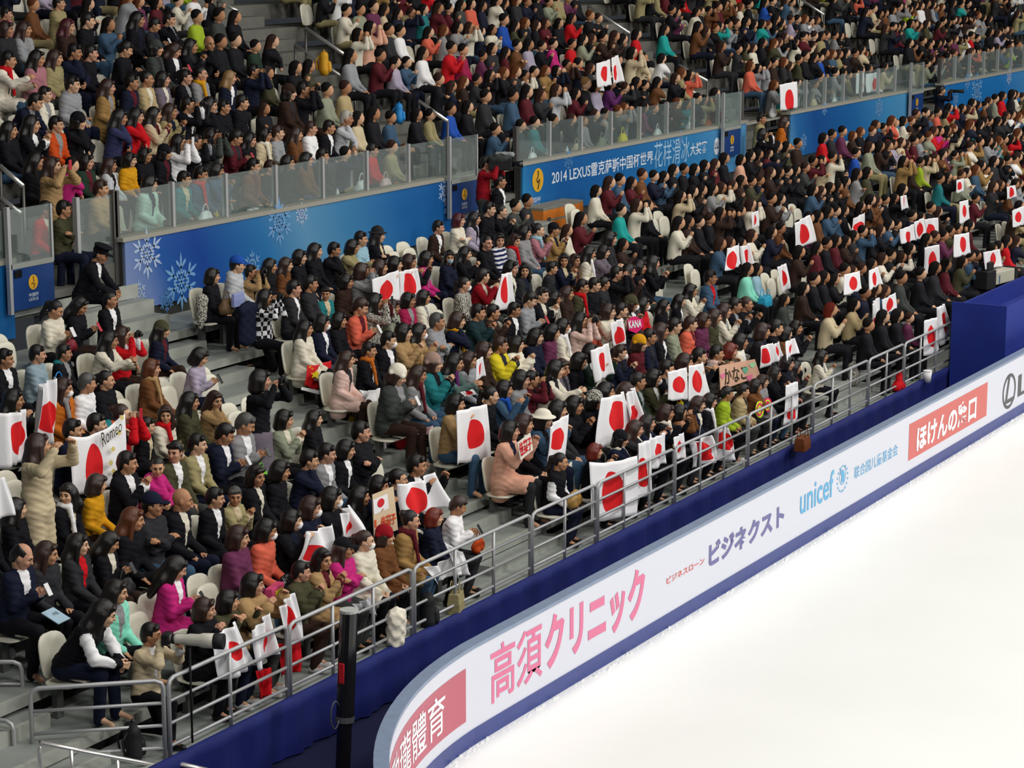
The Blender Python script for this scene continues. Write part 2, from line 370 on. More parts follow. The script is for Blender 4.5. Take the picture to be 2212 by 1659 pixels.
def top_prims(s, style):
    g = {'slim': 0., 'jacket': .008, 'coat': .010, 'puffer': .024}[style]
    T = [C(s.pel + (0, 0, .03), s.waist, .116 + g, .108 + g, .05, .66), C(s.waist, s.chest, .108 + g, .120 + g, .05, .66), C(s.hipr * .7 + s.pel * .3, s.hipl * .7 + s.pel * .3, .112 + g, .112 + g, .05),
         C(s.sr * .93 + s.chest * .07, s.sl * .93 + s.chest * .07, .066 + g, .066 + g, .05), C(s.chest, s.neck - (0, 0, .015), .09, .062 + g * .5, .05)]
    if style in ('jacket', 'coat', 'puffer'): T.append(C(s.neck + (-.035, .012, .0), s.neck + (.035, .012, .0), .042, .042, .03))
    if style == 'coat':
        for a, b in ((s.hipr, s.kr), (s.hipl, s.kl)): T.append(C(a, a + (b - a) * .8, .112, .095, .06))
        if s.legs not in ('stand', 'kneel'): T.append(C(s.pel, s.pel + (0, .03, -.16), .12, .12, .06, .66))
    A = arm_prims(s, .056 + g, .050 + g, .043 + g * .7)
    if style == 'puffer':
        A2 = []
        for a, b, c in ((s.sr, s.er, s.hr), (s.sl, s.el, s.hl)):
            for p, q in ((a, b), (b, c)):
                for t in (.15, .5, .85):
                    m = p + (q - p) * t; A2.append(('e', tuple(m), (.078, .078, .062), .015))
        A += A2
        for t in (.0, .33, .66, 1.0):
            m = s.pel + (s.chest - s.pel) * t; T.append(('e', tuple(m), (.215, .158, .066), .02))
    return T, A
def top_mesh(pose, style):
    key = ('top', pose, style)
    if key in _cache: return _cache[key]
    s = skeleton(pose, 0); T, A = top_prims(s, style)
    V, F = blob(T + A, .0165)
    c = V[F].mean(1); X, Y, Z = c[:, 0], c[:, 1], c[:, 2]
    dT, dA = evalsdf(T, X, Y, Z), evalsdf(A, X, Y, Z)
    fm = np.zeros(len(F), int); fm[(dA < dT - .004) & (np.abs(X) > .12)] = 2
    ax = (s.neck - s.pel) / np.linalg.norm(s.neck - s.pel); t = (c - s.pel) @ ax; L = np.linalg.norm(s.neck - s.pel)
    front = np.cross(np.array([1., 0, 0]), ax); fr = (c - s.pel) @ front       # forward is -Y
    u = t / L
    fm[(np.abs(X) < .012 + .055 * np.clip((u - .35) / .6, 0, 1)) & (fr > .03) & (u > .35) & (fm == 0)] = 1
    e = .004; X, Y, Z = V[:, 0], V[:, 1], V[:, 2]; TA = T + A; d0 = evalsdf(TA, X, Y, Z)
    N = np.stack([evalsdf(TA, X + e, Y, Z) - d0, evalsdf(TA, X, Y + e, Z) - d0, evalsdf(TA, X, Y, Z + e) - d0], 1); N /= np.linalg.norm(N, axis=1)[:, None] + 1e-9
    q = np.sin(46 * Z + 2.6 * np.sin(13 * X + 1) + 2.2 * np.sin(15 * Y + 7 * X)); q2 = np.sin(31 * (X + Y) + 19 * Z + 2 * np.sin(23 * Z))
    V = V + N * (.0075 * (.5 - np.abs(q)) + .004 * q2)[:, None]
    _cache[key] = mesh('top', V, F, True, (WHITE, WHITE, WHITE), fm); return _cache[key]
def legs_mesh(pose, skirt=False):
    legs = PI(pose)[5]; key = ('legs', legs, skirt, PI(pose)[0] > 20)
    if key in _cache: return _cache[key]
    s = skeleton(pose, 0)
    P = [C(s.hipr, s.hipl, .115, .115, .05)]
    for a, b, c in ((s.hipr, s.kr, s.ar), (s.hipl, s.kl, s.al)):
        P += [C(a, b, .092, .066, .03), C(b, c - (0, 0, .025), .066, .054, .03)]
    if skirt and legs not in ('stand', 'kneel'): P += [C(s.hipr, s.kr, .11, .10, .05), C(s.hipl, s.kl, .11, .10, .05), C(s.kr, s.kr + (0, .02, -.2), .09, .1, .05), C(s.kl, s.kl + (0, .02, -.2), .09, .1, .05)]
    if skirt and legs == 'stand': P += [C(s.pel, (0, 0, .52), .13, .19, .05, .8)]
    V, F = blob(P, .02); _cache[key] = mesh('trousers', V, F, True, (WHITE,)); return _cache[key]
def shoe_mesh(pose, side):
    legs = PI(pose)[5]; key = ('shoe', legs, side)
    if key in _cache: return _cache[key]
    s = skeleton(pose, 0); parts = []
    for a, t in (((s.ar, s.tr), (s.al, s.tl))[side],):
        d = np.array([t[0] - a[0], t[1] - a[1], 0]); d /= np.linalg.norm(d)
        parts.append(blob([C(a - (0, 0, .02), a - d * .03 - (0, 0, .045), .048, .042, .02), C(a - (0, 0, .045), t, .042, .036, .02), ('-b', (a[0], a[1], a[2] - .09 - .5), (1, 1, .5), .004)], .013))
    V, F = join(parts); _cache[key] = mesh('shoe', V, F, True, (SHOE,)); return _cache[key]
def hair_mesh(style, under=False):
    key = ('hair', style, under)
    if key in _cache: return _cache[key]
    cap = [('e', (0, .020, .030), (.090, .106, .108), 0)]
    cut = [('-b', (0, -.115, -.05), (.075, .08, .105), .02), ('-b', (0, -.06, -.30), (.2, .085, .25), .02)]
    if style in ('short', 'shaved', 'balding'):
        P = [('e', (0, .016, .028), (.087, .104, .110), 0)] if style == 'short' else [('e', (0, .014, .024), (.0805, .0995, .1035), 0)]
        P += [C((0, .07, -.02), (0, .07, -.06), .05, .04, .03, .8), ('-b', (0, -.12, -.06), (.09, .085, .105), .015), ('-b', (0, -.03, -.2), (.2, .06, .175), .015)]
        if style == 'short': P += [C((-.05, -.065, .085), (.05, -.06, .09), .026, .022, .02)]
        if style == 'balding': P += [('-e', (0, -.03, .10), (.062, .10, .06), .01)]
    elif style == 'bob':
        P = cap + [C((0, .06, .0), (0, .075, -.09), .075, .075, .03, .78), C((.068, .0, .0), (.062, .0, -.10), .034, .03, .03), C((-.068, .0, .0), (-.062, .0, -.10), .034, .03, .03), C((-.045, -.075, .08), (.045, -.075, .085), .03, .028, .02), ('-e', (0, -.10, -.05), (.062, .085, .105), .012)]
    elif style == 'long':
        P = cap + [C((0, .06, .0), (0, .10, -.16), .078, .085, .04, .72), C((0, .10, -.16), (0, .135, -.36), .085, .05, .05, .6, 1.3), C((.072, .0, .0), (.085, .0, -.20), .032, .03, .03), C((-.072, .0, .0), (-.085, .0, -.20), .032, .03, .03), C((-.04, -.07, .085), (.04, -.07, .085), .026, .024, .02), ('-e', (0, -.10, -.06), (.062, .085, .12), .012)]
    else:
        P = [('e', (0, .018, .026), (.084, .102, .106), 0), ('-b', (0, -.12, -.06), (.08, .085, .115), .02), ('-b', (0, -.05, -.2), (.2, .075, .17), .02)]
        if style == 'pony': P += [C((0, .10, .05), (0, .135, .03), .03, .034, .02), C((0, .135, .03), (0, .15, -.12), .036, .032, .02), C((0, .15, -.12), (0, .14, -.24), .032, .012, .02)]
        if style == 'bun': P += [('e', (0, .105, .075), (.046, .044, .042), .02)]
    if under: P.append(('-b', (0, -.02, .3), (.3, .3, .245), .006))
    V, F = blob(P, .0095); V = V + .0012 * np.sin(np.arctan2(V[:, 0], V[:, 1])[:, None] * 17 + V[:, 2:3] * 9)
    _cache[key] = mesh('hair', V, F, True, (WHITE,)); return _cache[key]
def hat_mesh(style):
    key = ('hat', style)
    if key in _cache: return _cache[key]
    if style == 'beanie': P = [('e', (0, .022, .045), (.101, .116, .112), 0), ('-b', (0, 0, -.2), (.3, .3, .215), .01), C((-.07, -.06, .03), (.07, -.06, .03), .03, .03, .02), C((-.08, .09, .02), (.08, .09, .02), .03, .03, .02)]
    elif style == 'bucket': P = [('e', (0, .015, .07), (.100, .112, .085), 0), ('-b', (0, 0, -.2), (.3, .3, .25), .01), ('e', (0, .01, .045), (.165, .175, .022), .03)]
    elif style == 'fedora': P = [('e', (0, .015, .09), (.092, .105, .075), 0), C((-.03, .01, .11), (.03, .01, .11), .06, .06, .02), ('e', (0, .01, .05), (.155, .17, .016), .02)]
    else:                                   # peaked caps
        P = [('e', (0, .018, .045), (.094, .110, .098), 0), ('-b', (0, 0, -.2), (.3, .3, .225), .01), ('e', (0, -.12, .035), (.068, .075, .011), .01)]
        if style == 'police': P += [('e', (0, .0, .12), (.125, .135, .03), .03)]
    V, F = blob(P, .0095); _cache[key] = mesh('hat', V, F, True, (WHITE,)); return _cache[key]
def mask_mesh():
    if 'mask' in _cache: return _cache['mask']
    V, F = blob([('e', (0, -.068, -.055), (.056, .052, .05), 0), ('e', (0, -.09, -.035), (.03, .034, .02), .02), ('-e', (0, .02, -.0), (.09, .085, .13), .004)], .0085)
    b = MB(); b.V = [tuple(v) for v in V]; b.F = [tuple(f) for f in F]; b.M = [0] * len(F)
    for s in (-1, 1): b.tube([(s * .05, -.065, -.04), (s * .078, -.02, -.02), (s * .082, .02, -.01)], .003, 5)
    _cache['mask'] = mesh('mask', b.V, b.F, True, (WHITE,)); return _cache['mask']
def scarf_mesh(pose):
    key = ('scarf', PI(pose)[0], PI(pose)[5] == 'stand')
    if key in _cache: return _cache[key]
    s = skeleton(pose, 0); n = s.neck + (0, -.005, .025); P = []
    for i in range(10):
        a, b = 2 * math.pi * i / 10, 2 * math.pi * (i + 1) / 10
        P.append(C(n + (.078 * math.sin(a), -.072 * math.cos(a) + .005, .01 * math.sin(3 * a)), n + (.078 * math.sin(b), -.072 * math.cos(b) + .005, .01 * math.sin(3 * b)), .036, .036, .02))
    q = s.chest + (0, -.125, 0); P += [C(n + (-.03, -.085, -.02), q + (-.035, -.03, -.02), .034, .028, .02), C(q + (-.035, -.03, -.02), q + (-.03, -.06, -.2), .03, .03, .02, 1, 1.4)]
    V, F = blob(P, .013); _cache[key] = mesh('scarf', V, F, True, (WHITE,)); return _cache[key]
def hood_mesh(pose):
    key = ('hood', PI(pose)[0], PI(pose)[5] == 'stand')
    if key in _cache: return _cache[key]
    s = skeleton(pose, 0); n = s.neck
    V, F = blob([C(n + (-.06, .045, .01), n + (.06, .045, .01), .052, .052, .03), C(n + (0, .07, .0), n + (0, .10, -.12), .065, .02, .04, .75), C(n + (-.08, -.02, .0), n + (-.06, .04, .01), .03, .04, .03), C(n + (.08, -.02, .0), n + (.06, .04, .01), .03, .04, .03)], .014)
    _cache[key] = mesh('hood', V, F, True, (WHITE,)); return _cache[key]
def paint(o, *ms):
    for i, m in enumerate(ms):
        if i < len(o.material_slots): o.material_slots[i].link = 'OBJECT'; o.material_slots[i].material = m
    return o
GARM = dict(jacket='jacket', suit='jacket', uniform='jacket', track='jacket', sweater='slim', varsity='jacket', hoodie='jacket', coat='coat', puffer='puffer', dress='slim', knit='jacket')
GWORD = dict(suit='suit', uniform='police uniform', track='track jacket', puffer='puffer jacket', knit='knit jacket', varsity='varsity jacket')
PARTN = dict(knit='knit_jacket', suit='suit_jacket', uniform='uniform_jacket', track='track_jacket', varsity='varsity_jacket', puffer='puffer_jacket')
LEGC = ['black', 'black', 'navy', 'charcoal', 'denim', 'graphite', 'black', 'darkbrown']
PERSONS = []
YAW = {-3: -75, -2: -52, -1: -22, 0: 0, 1: 22, 2: 42}
def make_person(loc, rz, scale, hair, hc, top, garment, pose, yawk, ex):
    """one seated or standing figure; the body is the top-level object, hair and clothing are its children"""
    stand = 'stand' in ex
    if 'kneel' in ex and pose == 'camera': pose = 'kneelcamera'
    if pose == 'lap' and rng.random() < .45: pose = 'lapb'
    if POSES[pose][5] == 'sit':
        if 'feet' in ex: pose += '#tuck'
        elif pose in ('lap', 'lapb', 'clap', 'phone', 'crossed', 'camera') and rng.random() < .45: pose += rng.choice(('#wide', '#cross'))
    yaw = YAW[yawk]
    o = link('person', body_mesh(pose, yaw)); o.location = loc; o.rotation_euler = (0, 0, rz); o.scale = (scale,) * 3
    paint(o, rng.choice(SKINS), EYE, LIP)
    M = headmat(skeleton(pose, yaw))
    g = garment; t = link(PARTN.get(g, g), top_mesh(pose, GARM[g]), o)
    shirt = cloth(top)
    if g in ('jacket', 'coat', 'puffer') and rng.random() < .5: shirt = cloth(rng.choice(['black', 'charcoal', 'white', 'heather', 'cream', 'beige', 'navy', 'maroon', 'grey']))
    if 'shirt' in ex: shirt = cloth('white')
    if 'redshirt' in ex or 'red' in ex: shirt = cloth('red')
    sleeve = cloth('white') if ('white' in ex or g == 'varsity' and 'white' in ex) else cloth(top)
    paint(t, cloth(top), shirt, sleeve)
    if True:
        lc = 'black' if g in ('suit', 'uniform') else rng.choice(LEGC)
        l = link('skirt' if g == 'dress' else 'trousers', legs_mesh(pose, g == 'dress'), o); paint(l, cloth('greypurple' if g == 'dress' else lc))
    if 'feet' in ex or stand or 'kneel' in ex:
        sm = SHOEW if rng.random() < .3 else SHOE
        for side in (0, 1): paint(link('shoe', shoe_mesh(pose, side), o), sm)
    opt = dict(e.split('=') for e in ex if '=' in e)
    hs = {'cap': 'bob' if 'long' not in ex else 'long', 'fedora': 'long', 'bucket': 'bob', 'beanie': 'long' if 'long' in ex else 'bob', 'police': 'shaved', 'bald': None}.get(hair, hair)
    if hair == 'cap' and 'long' not in ex: hs = 'short'
    if hs:
        h = link('hair', hair_mesh(hs, hair in ('cap', 'fedora', 'bucket', 'beanie', 'police')), o); h.matrix_local = M; paint(h, HAIRM[hc])
    if hair in ('cap', 'fedora', 'bucket', 'beanie', 'police'):
        h = link('hat', hat_mesh(hair), o); h.matrix_local = M; paint(h, cloth(opt.get('hat', 'black')))
    if 'mask' in ex or 'bluemask' in ex:
        h = link('face_mask', mask_mesh(), o); h.matrix_local = M; paint(h, cloth('sky' if 'bluemask' in ex else 'white'))
    if 'scarf' in opt: paint(link('scarf', scarf_mesh(pose), o), cloth(opt['scarf']))
    if g == 'hoodie' or 'collar' in opt: paint(link('hood', hood_mesh(pose), o), cloth(opt.get('collar', top)))
    PERSONS.append((o, skeleton(pose, yaw), rz, scale)); return o
def hand_mid(i=-1):
    o, s, rz, sc = PERSONS[i]; m = (s.hr + s.hl) / 2
    return np.array(Matrix.Translation(o.location) @ Matrix.Rotation(rz, 4, 'Z') @ Vector(m * sc))
def local_to_world(o, p): return np.array(Matrix.Translation(o.location) @ Matrix.Rotation(o.rotation_euler[2], 4, 'Z') @ Vector(np.array(p) * o.scale[0]))
# ------------------------------------------------------------ the arena shell
K = .86                                     # survey units to metres
ICE_Z, BTOP, YF, YB = -.61, .54, 12.31, 12.43
def noisy(name, rgb, amount=.12, scale=6, rough=.6, **kw):
    m = mat(name, rgb, rough, **kw); nt = m.node_tree; b = nt.nodes['Principled BSDF']
    t = nt.nodes.new('ShaderNodeTexNoise'); t.inputs['Scale'].default_value = scale; t.inputs['Detail'].default_value = 5
    r = nt.nodes.new('ShaderNodeValToRGB'); r.color_ramp.elements[0].position = .3; r.color_ramp.elements[1].position = .7
    r.color_ramp.elements[0].color = (*[c * (1 - amount) for c in rgb], 1); r.color_ramp.elements[1].color = (*[min(c * (1 + amount), 1) for c in rgb], 1)
    c = nt.nodes.new('ShaderNodeTexCoord'); nt.links.new(c.outputs['Object'], t.inputs['Vector'])
    nt.links.new(t.outputs['Fac'], r.inputs[0]); nt.links.new(r.outputs[0], b.inputs['Base Color']); return m
ICE = noisy('rink_ice', (.945, .96, .94), .02, .5, .4, spec=.3)
CONC = noisy('terrace_grey', lin('8d938f'), .09, 3, .6, spec=.3)
NOSE = noisy('terrace_nosing', lin('a3a79f'), .07, 5, .55, spec=.35)
CONC2 = noisy('upper_concrete', lin('6c6c66'), .12, 3, .8)
GAPSHADE = mat('gap_shade', (.01, .01, .011), .8)  # near-black colour stands in for shade in the open gaps under the terraces
NAVYC = noisy('navy_drape', lin('101c62'), .12, 2.5, .75, bump=.3, bscale=3)
CARPETSHADE = mat('shaded_navy_carpet', lin('0a1038'), .9)  # navy darkened to put the deep shadow behind the boards into the floor colour
BOARDW = mat('board_white', lin('d9dce8'), .4, spec=.4)
CAPB = noisy('board_cap', lin('8292ad'), .07, 9, .4, spec=.5)
KICK = noisy('kick_plate', lin('2c3c84'), .08, 6, .4, spec=.5)
# rink corner: straight side along X, then a quarter turn towards the camera
RC = 6.9; CCX, CCY = 21.1, YB - RC
def rim(s, off):                            # s: metres along the boards from X = 21.1 (negative runs round the corner); off: metres in from the outer edge
    if s >= 0: return np.array([CCX + s, YB - off])
    a = -s / RC; r = RC - off
    return np.array([CCX - r * math.sin(a), CCY + r * math.cos(a)])
SS = [-10.7 + .2675 * i for i in range(40)] + [0.3, 2, 5, 10, 20, 30, 45, 60]
def strip(prof, m, name, ss=SS):            # sweeps a closed profile of (offset, z) along the rim
    b = MB(); n = len(prof)
    for s in ss:
        for off, z in prof: x, y = rim(s, off); b.V.append((x, y, z))
    for i in range(len(ss) - 1):
        for j in range(n): b.F.append((i * n + j, i * n + (j + 1) % n, (i + 1) * n + (j + 1) % n, (i + 1) * n + j))
    b.F += [tuple(range(n)), tuple(range((len(ss) - 1) * n, len(ss) * n))[::-1]]; b.M = [0] * len(b.F)
    o = b.obj(name, m); return o
T = YB - YF
boards = strip([(.02, ICE_Z), (.02, BTOP - .03), (T, BTOP - .03), (T, ICE_Z)], BOARDW, 'rink_boards')
tag(boards, 'long white rink boards with printed advertising around the ice', 'rink boards')
cap = strip([(-.02, ICE_Z + .1), (-.02, BTOP), (T + .012, BTOP), (T + .012, BTOP - .04), (T, BTOP - .045)], CAPB, 'board_cap'); cap.parent = boards
kick = strip([(T - .004, ICE_Z), (T - .004, -.42), (T + .012, -.42), (T + .012, ICE_Z)], KICK, 'kick_plate'); kick.parent = boards
ice = MB(); ring = [rim(s, T + .0)for s in SS]; ice.V = [(x, y, ICE_Z + .004) for x, y in ring] + [(81.5, -30, ICE_Z + .004), (14.15, -30, ICE_Z + .004)]
ice.F = [tuple(range(len(ice.V)))]; ice.M = [0]; structure(ice.obj('floor_ice', ICE))
# snow scraped up along the foot of the boards
sn = MB(); r2 = random.Random(3)
for i in range(420):
    s = r2.uniform(-6, 24); x, y = rim(s, T + .03 + abs(r2.gauss(0, .05))); z = r2.uniform(.008, .02)
    sn.add([(x - z * 1.6, y, ICE_Z + .004), (x + z * 1.6, y - z, ICE_Z + .004), (x, y + z, ICE_Z + .004), (x, y, ICE_Z + .004 + z * 1.5)], [(0, 1, 3), (1, 2, 3), (2, 0, 3)])
tag(sn.obj('ice_shavings', mat('snow', (.8, .82, .82), .7)), 'white ice shavings scattered along the foot of the rink boards', 'ice shavings', kind='stuff')
structure(box('floor', CARPETSHADE, 6, 90, 8, 21.4, ICE_Z - .25, ICE_Z - .02))
# drape hung from the edge of the stand
dr = MB(); n = 420; xs = [11 + 47 * i / n for i in range(n + 1)]
for i, x in enumerate(xs):
    wv = .025 * math.sin(x * 9) + .018 * math.sin(x * 23 + 1); lo = .05 * math.sin(x * 3.1)
    for z, k in ((.03, .2), (-.1, .6), (-.35, 1), (ICE_Z, 1.3)): dr.V.append((x, 13.86 - wv * k - (.02 if z > 0 else 0), z + (.012 * math.sin(x * 2.3) + .01 * math.sin(x * 7.7) if z > 0 else 0)))
    dr.V.append((x, 13.93, .03))
for i in range(n):
    for j in range(4): a = i * 5 + j if j < 3 else i * 5; b2 = (i * 5 + j + 1) if j < 3 else i * 5 + 4; dr.F.append((a, b2, b2 + 5, a + 5))
dr.M = [0] * len(dr.F)
tag(dr.obj('stand_drape', NAVYC, smooth=True), 'dark blue cloth drape hung along the front edge of the stand', 'drape')
# lower stand: walkway, seven terraces, half steps in the aisles
XL, XR = 8, 66
structure(box('floor_walkway', CONC, XL, XR, 13.89, 14.72, -.12, 0))
AISLES = [(12.95, 17.16), (24.85, 26.66), (36.7, 38.5), (48.7, 50.4)]
def front(k): return 14.62 if k == 0 else 14.54 + .851 * k
def zrow(k): return .258 + .31 * k
def hipY(k): return 14.47 if k < 0 else 15.09 + .851 * k
for k in range(8):
    y0, y1 = front(k), (front(k + 1) + .35 if k < 7 else 21.5)
    b = MB(); b.m = 0; b.box(XL, XR, y0 + .06, y1, zrow(k) - .11, zrow(k)); b.m = 1; b.box(XL, XR, y0, y0 + .06, zrow(k) - .115, zrow(k) + .003)
    structure(b.obj('floor_terrace', [CONC, NOSE]))
    structure(box('trim_gap_shade', GAPSHADE, XL, XR, y0 + .16, y0 + .2, -.6 if k == 0 else zrow(k - 1) - .05, zrow(k) - .1))  # recessed black sheet painted as the shade of the open gap below the slab
for a0, a1 in AISLES:
    for k in range(-1, 7):
        yf = 15.13 + .851 * k; z = .404 + .31 * k
        if k == -1: yf, z = 14.36, .125
        b = MB(); b.m = 0; b.box(a0, a1, yf + .05, yf + .34, z - .16, z); b.m = 1; b.box(a0, a1, yf, yf + .05, z - .16, z + .003)
        structure(b.obj('floor_step', [CONC, NOSE]))
    for i, (yf, z) in enumerate(((20.9, 2.60), (21.18, 2.80), (21.47, 3.01))):
        b = MB(); b.m = 0; b.box(a0, a1, yf + .05, 21.9, z - .2, z); b.m = 1; b.box(a0, a1, yf, yf + .05, z - .2, z + .003)
        structure(b.obj('floor_step', [CONC, NOSE]))
# upper stand
UP, UR, UY, UZ = .74, .43, 22.05, 3.13
NUP = 26
def upY(k): return 22.24 if k == 0 else UY + UP * k
SEGS = [(4, 24.0), (26.38, 35.75), (38.27, 48.75), (51.3, 59.9), (62.2, 84)]
LEDGE = mat('ledge', lin('9c9a90'), .5); WALLG = mat('wall_grey', lin('3a3a38'), .7)
for x0, x1 in SEGS:
    structure(box('wall_back', WALLG, x0, x1, 21.52, 21.66, 2.0, 3.66))
    structure(box('trim_ledge', LEDGE, x0 - .04, x1 + .04, 21.46, 21.72, 3.66, 3.725))
UA = [(24.0, 26.38), (35.75, 38.27), (48.75, 51.3), (59.9, 62.2), (72.4, 74.6)]
UX1 = 110
for k in range(NUP):
    yf = UY + UP * k - .42
    structure(box('floor_upper_terrace', CONC2, 4, UX1, yf, yf + UP + .25, UZ + UR * k - .3, UZ + UR * k))
for a0, a1 in UA:
    structure(box('floor_landing', CONC, a0, a1, 21.5, 22.5, 2.9, 3.01))
    for k in range(0, NUP - 1):
        yf = UY + UP * k - .42; z = UZ + UR * k
        structure(box('floor_upper_step', CONC2, a0 + .2, a1 - .2, yf + UP - .3, yf + UP + .02, z - .05, z + UR / 2))
structure(box('wall_far', mat('far_dark', (.01, .01, .012), .9), 4, UX1, UY + UP * NUP, UY + UP * NUP + .2, 8, 20))

# ------------------------------------------------------------ wall banners, lettering
def banner_mat(name, stops, x0, x1, lift=.0):
    m = mat(name, (.1, .3, .7), .45, spec=.4); nt = m.node_tree; b = nt.nodes['Principled BSDF']
    g = nt.nodes.new('ShaderNodeNewGeometry'); s = nt.nodes.new('ShaderNodeSeparateXYZ'); nt.links.new(g.outputs['Position'], s.inputs[0])
    mr = nt.nodes.new('ShaderNodeMapRange'); mr.inputs[1].default_value = x0; mr.inputs[2].default_value = x1; nt.links.new(s.outputs['X'], mr.inputs[0])
    mz = nt.nodes.new('ShaderNodeMapRange'); mz.inputs[1].default_value = 2.6; mz.inputs[2].default_value = 3.7; mz.inputs[3].default_value = -.03; mz.inputs[4].default_value = .03
    nt.links.new(s.outputs['Z'], mz.inputs[0]); ad = nt.nodes.new('ShaderNodeMath'); nt.links.new(mr.outputs[0], ad.inputs[0]); nt.links.new(mz.outputs[0], ad.inputs[1])
    r = nt.nodes.new('ShaderNodeValToRGB')
    while len(r.color_ramp.elements) < len(stops): r.color_ramp.elements.new(.5)
    for e, (p, h) in zip(r.color_ramp.elements, stops): e.position = p; e.color = (*[(v / 255) ** 2.2 for v in h], 1)
    nt.links.new(ad.outputs[0], r.inputs[0]); nt.links.new(r.outputs[0], b.inputs['Base Color']); return m
STOPS = [[(0, (20, 100, 165)), (1, (20, 90, 150))],
         [(0, (118, 136, 180)), (.045, (100, 125, 178)), (.10, (36, 86, 160)), (.2, (15, 66, 146)), (.38, (38, 110, 168)), (.5, (90, 144, 182)), (.62, (62, 126, 174)), (.82, (20, 96, 160)), (1, (18, 86, 152))],
         [(0, (48, 130, 186)), (.05, (24, 102, 164)), (.15, (16, 86, 152)), (.4, (20, 98, 162)), (.75, (46, 124, 180)), (1, (86, 148, 198))],
         [(0, (76, 134, 182)), (.06, (34, 100, 162)), (.2, (14, 74, 140)), (.5, (20, 98, 162)), (.8, (64, 136, 186)), (1, (76, 144, 192))],
         [(0, (20, 104, 172)), (.25, (28, 112, 180)), (.4, (76, 138, 190)), (.7, (116, 154, 194)), (1, (90, 136, 186))]]
BL = ['plain blue banner on the wall left of the police officer', 'blue snowflake banner on the wall right of the police officer', 'blue banner with the championship lettering and orange case below it',
      'blue banner behind the person in a red shirt and pink cap', 'pale blue banner on the wall farthest right beyond the standing photographer']
BANN = []
for i, (x0, x1) in enumerate(SEGS):
    bb = box('wall_banner', banner_mat('banner_print_%d' % i, STOPS[i], x0, x1), x0 + .02, x1 - .02, 21.48, 21.52, 2.62, 3.66)
    tag(bb, BL[i], 'banner', 'wall banners'); BANN.append(bb)
def text_geo(s, bold=0.0):
    cu = bpy.data.curves.new('lettering', 'FONT'); cu.body = s; cu.offset = bold; cu.resolution_u = 3
    o = bpy.data.objects.new('tmp', cu); col.objects.link(o); dg = bpy.context.evaluated_depsgraph_get()
    me = o.evaluated_get(dg).to_mesh(); V = np.array([v.co[:] for v in me.vertices]); F = [tuple(p.vertices) for p in me.polygons]
    o.evaluated_get(dg).to_mesh_clear(); bpy.data.objects.remove(o); bpy.data.curves.remove(cu)
    if not len(V): return np.zeros((3, 2)), []
    V = V[:, :2]; lo, hi = V.min(0), V.max(0); return (V - lo) / np.maximum(hi - lo, 1e-6), F
def flat(name, UV, F, m, parent, fn):       # maps unit coordinates (u, v) to points with fn
    if not F: return None
    o = link(name, mesh(name, [fn(u, v) for u, v in UV], F, False, (m,)))
    if parent is not None: o.parent = parent; o.matrix_parent_inverse = parent.matrix_world.inverted()
    return o
def on_wall(x0, x1, z0, z1, y=21.474): return lambda u, v: (x0 + u * (x1 - x0), y, z0 + v * (z1 - z0))
def at_wall(px0, py0, px1, py1, Y=21.474): a, b = ony(px0, py0, Y), ony(px1, py1, Y); return a[0], b[0], a[2], b[2]
def disc(n=28): return [(.5 + .5 * math.cos(2 * math.pi * i / n), .5 + .5 * math.sin(2 * math.pi * i / n)) for i in range(n)], [tuple(range(n))]
def flake_geo():
    V = []; F = []
    def arm(p, a, l, w):
        n = len(V); d = np.array([math.cos(a), math.sin(a)]); q = np.array([-d[1], d[0]]); p = np.array(p)
        V.extend([p - q * w * .5, p + d * l * .75 - q * w, p + d * l, p + d * l * .75 + q * w, p + q * w * .5]); F.append(tuple(range(n, n + 5)))
    for i in range(6):
        a = math.pi / 6 + i * math.pi / 3; arm((.5, .5), a, .5, .028); b = np.array([.5, .5]) + .22 * np.array([math.cos(a), math.sin(a)])
        for t in (-.75, .75): arm(b, a + t, .2, .03)
        b = np.array([.5, .5]) + .1 * np.array([math.cos(a), math.sin(a)])
        for t in (-.8, .8): arm(b, a + t, .13, .025)
    return V, F
FLK = [mat('flake_a', lin('a9bddd'), .5), mat('flake_b', lin('6f9fd0'), .5), mat('flake_c', lin('5089c4'), .5)]
fg = flake_geo()
for bi, px, py, hpx, mi in ((1, 318, 548, 82, 0), (1, 392, 608, 92, 1), (1, 300, 632, 40, 0), (1, 604, 480, 76, 1), (1, 652, 462, 40, 0), (1, 545, 572, 48, 1), (1, 961, 412, 44, 0), (1, 970, 446, 36, 0), (1, 360, 650, 40, 2),
                            (2, 1228, 346, 36, 2), (2, 1470, 300, 28, 1), (3, 1781, 235, 24, 1), (3, 1899, 232, 36, 1), (3, 1736, 306, 30, 1), (4, 2090, 176, 30, 1), (4, 2110, 196, 60, 1), (4, 2065, 214, 26, 1), (4, 2180, 165, 30, 0)):
    c = ony(px, py, 21.474); h = hpx / (FPX / proj(c)[2]) * .72
    flat('snowflake', fg[0], fg[1], FLK[mi], BANN[bi], on_wall(c[0] - h, c[0] + h, c[2] - h, c[2] + h, 21.474 - .0004 * mi))
TXW = mat('letter_white', lin('d9e2ee'), .5); GOLD = mat('logo_gold', lin('d9a52a'), .5); INK = mat('logo_ink', lin('3a3524'), .6)
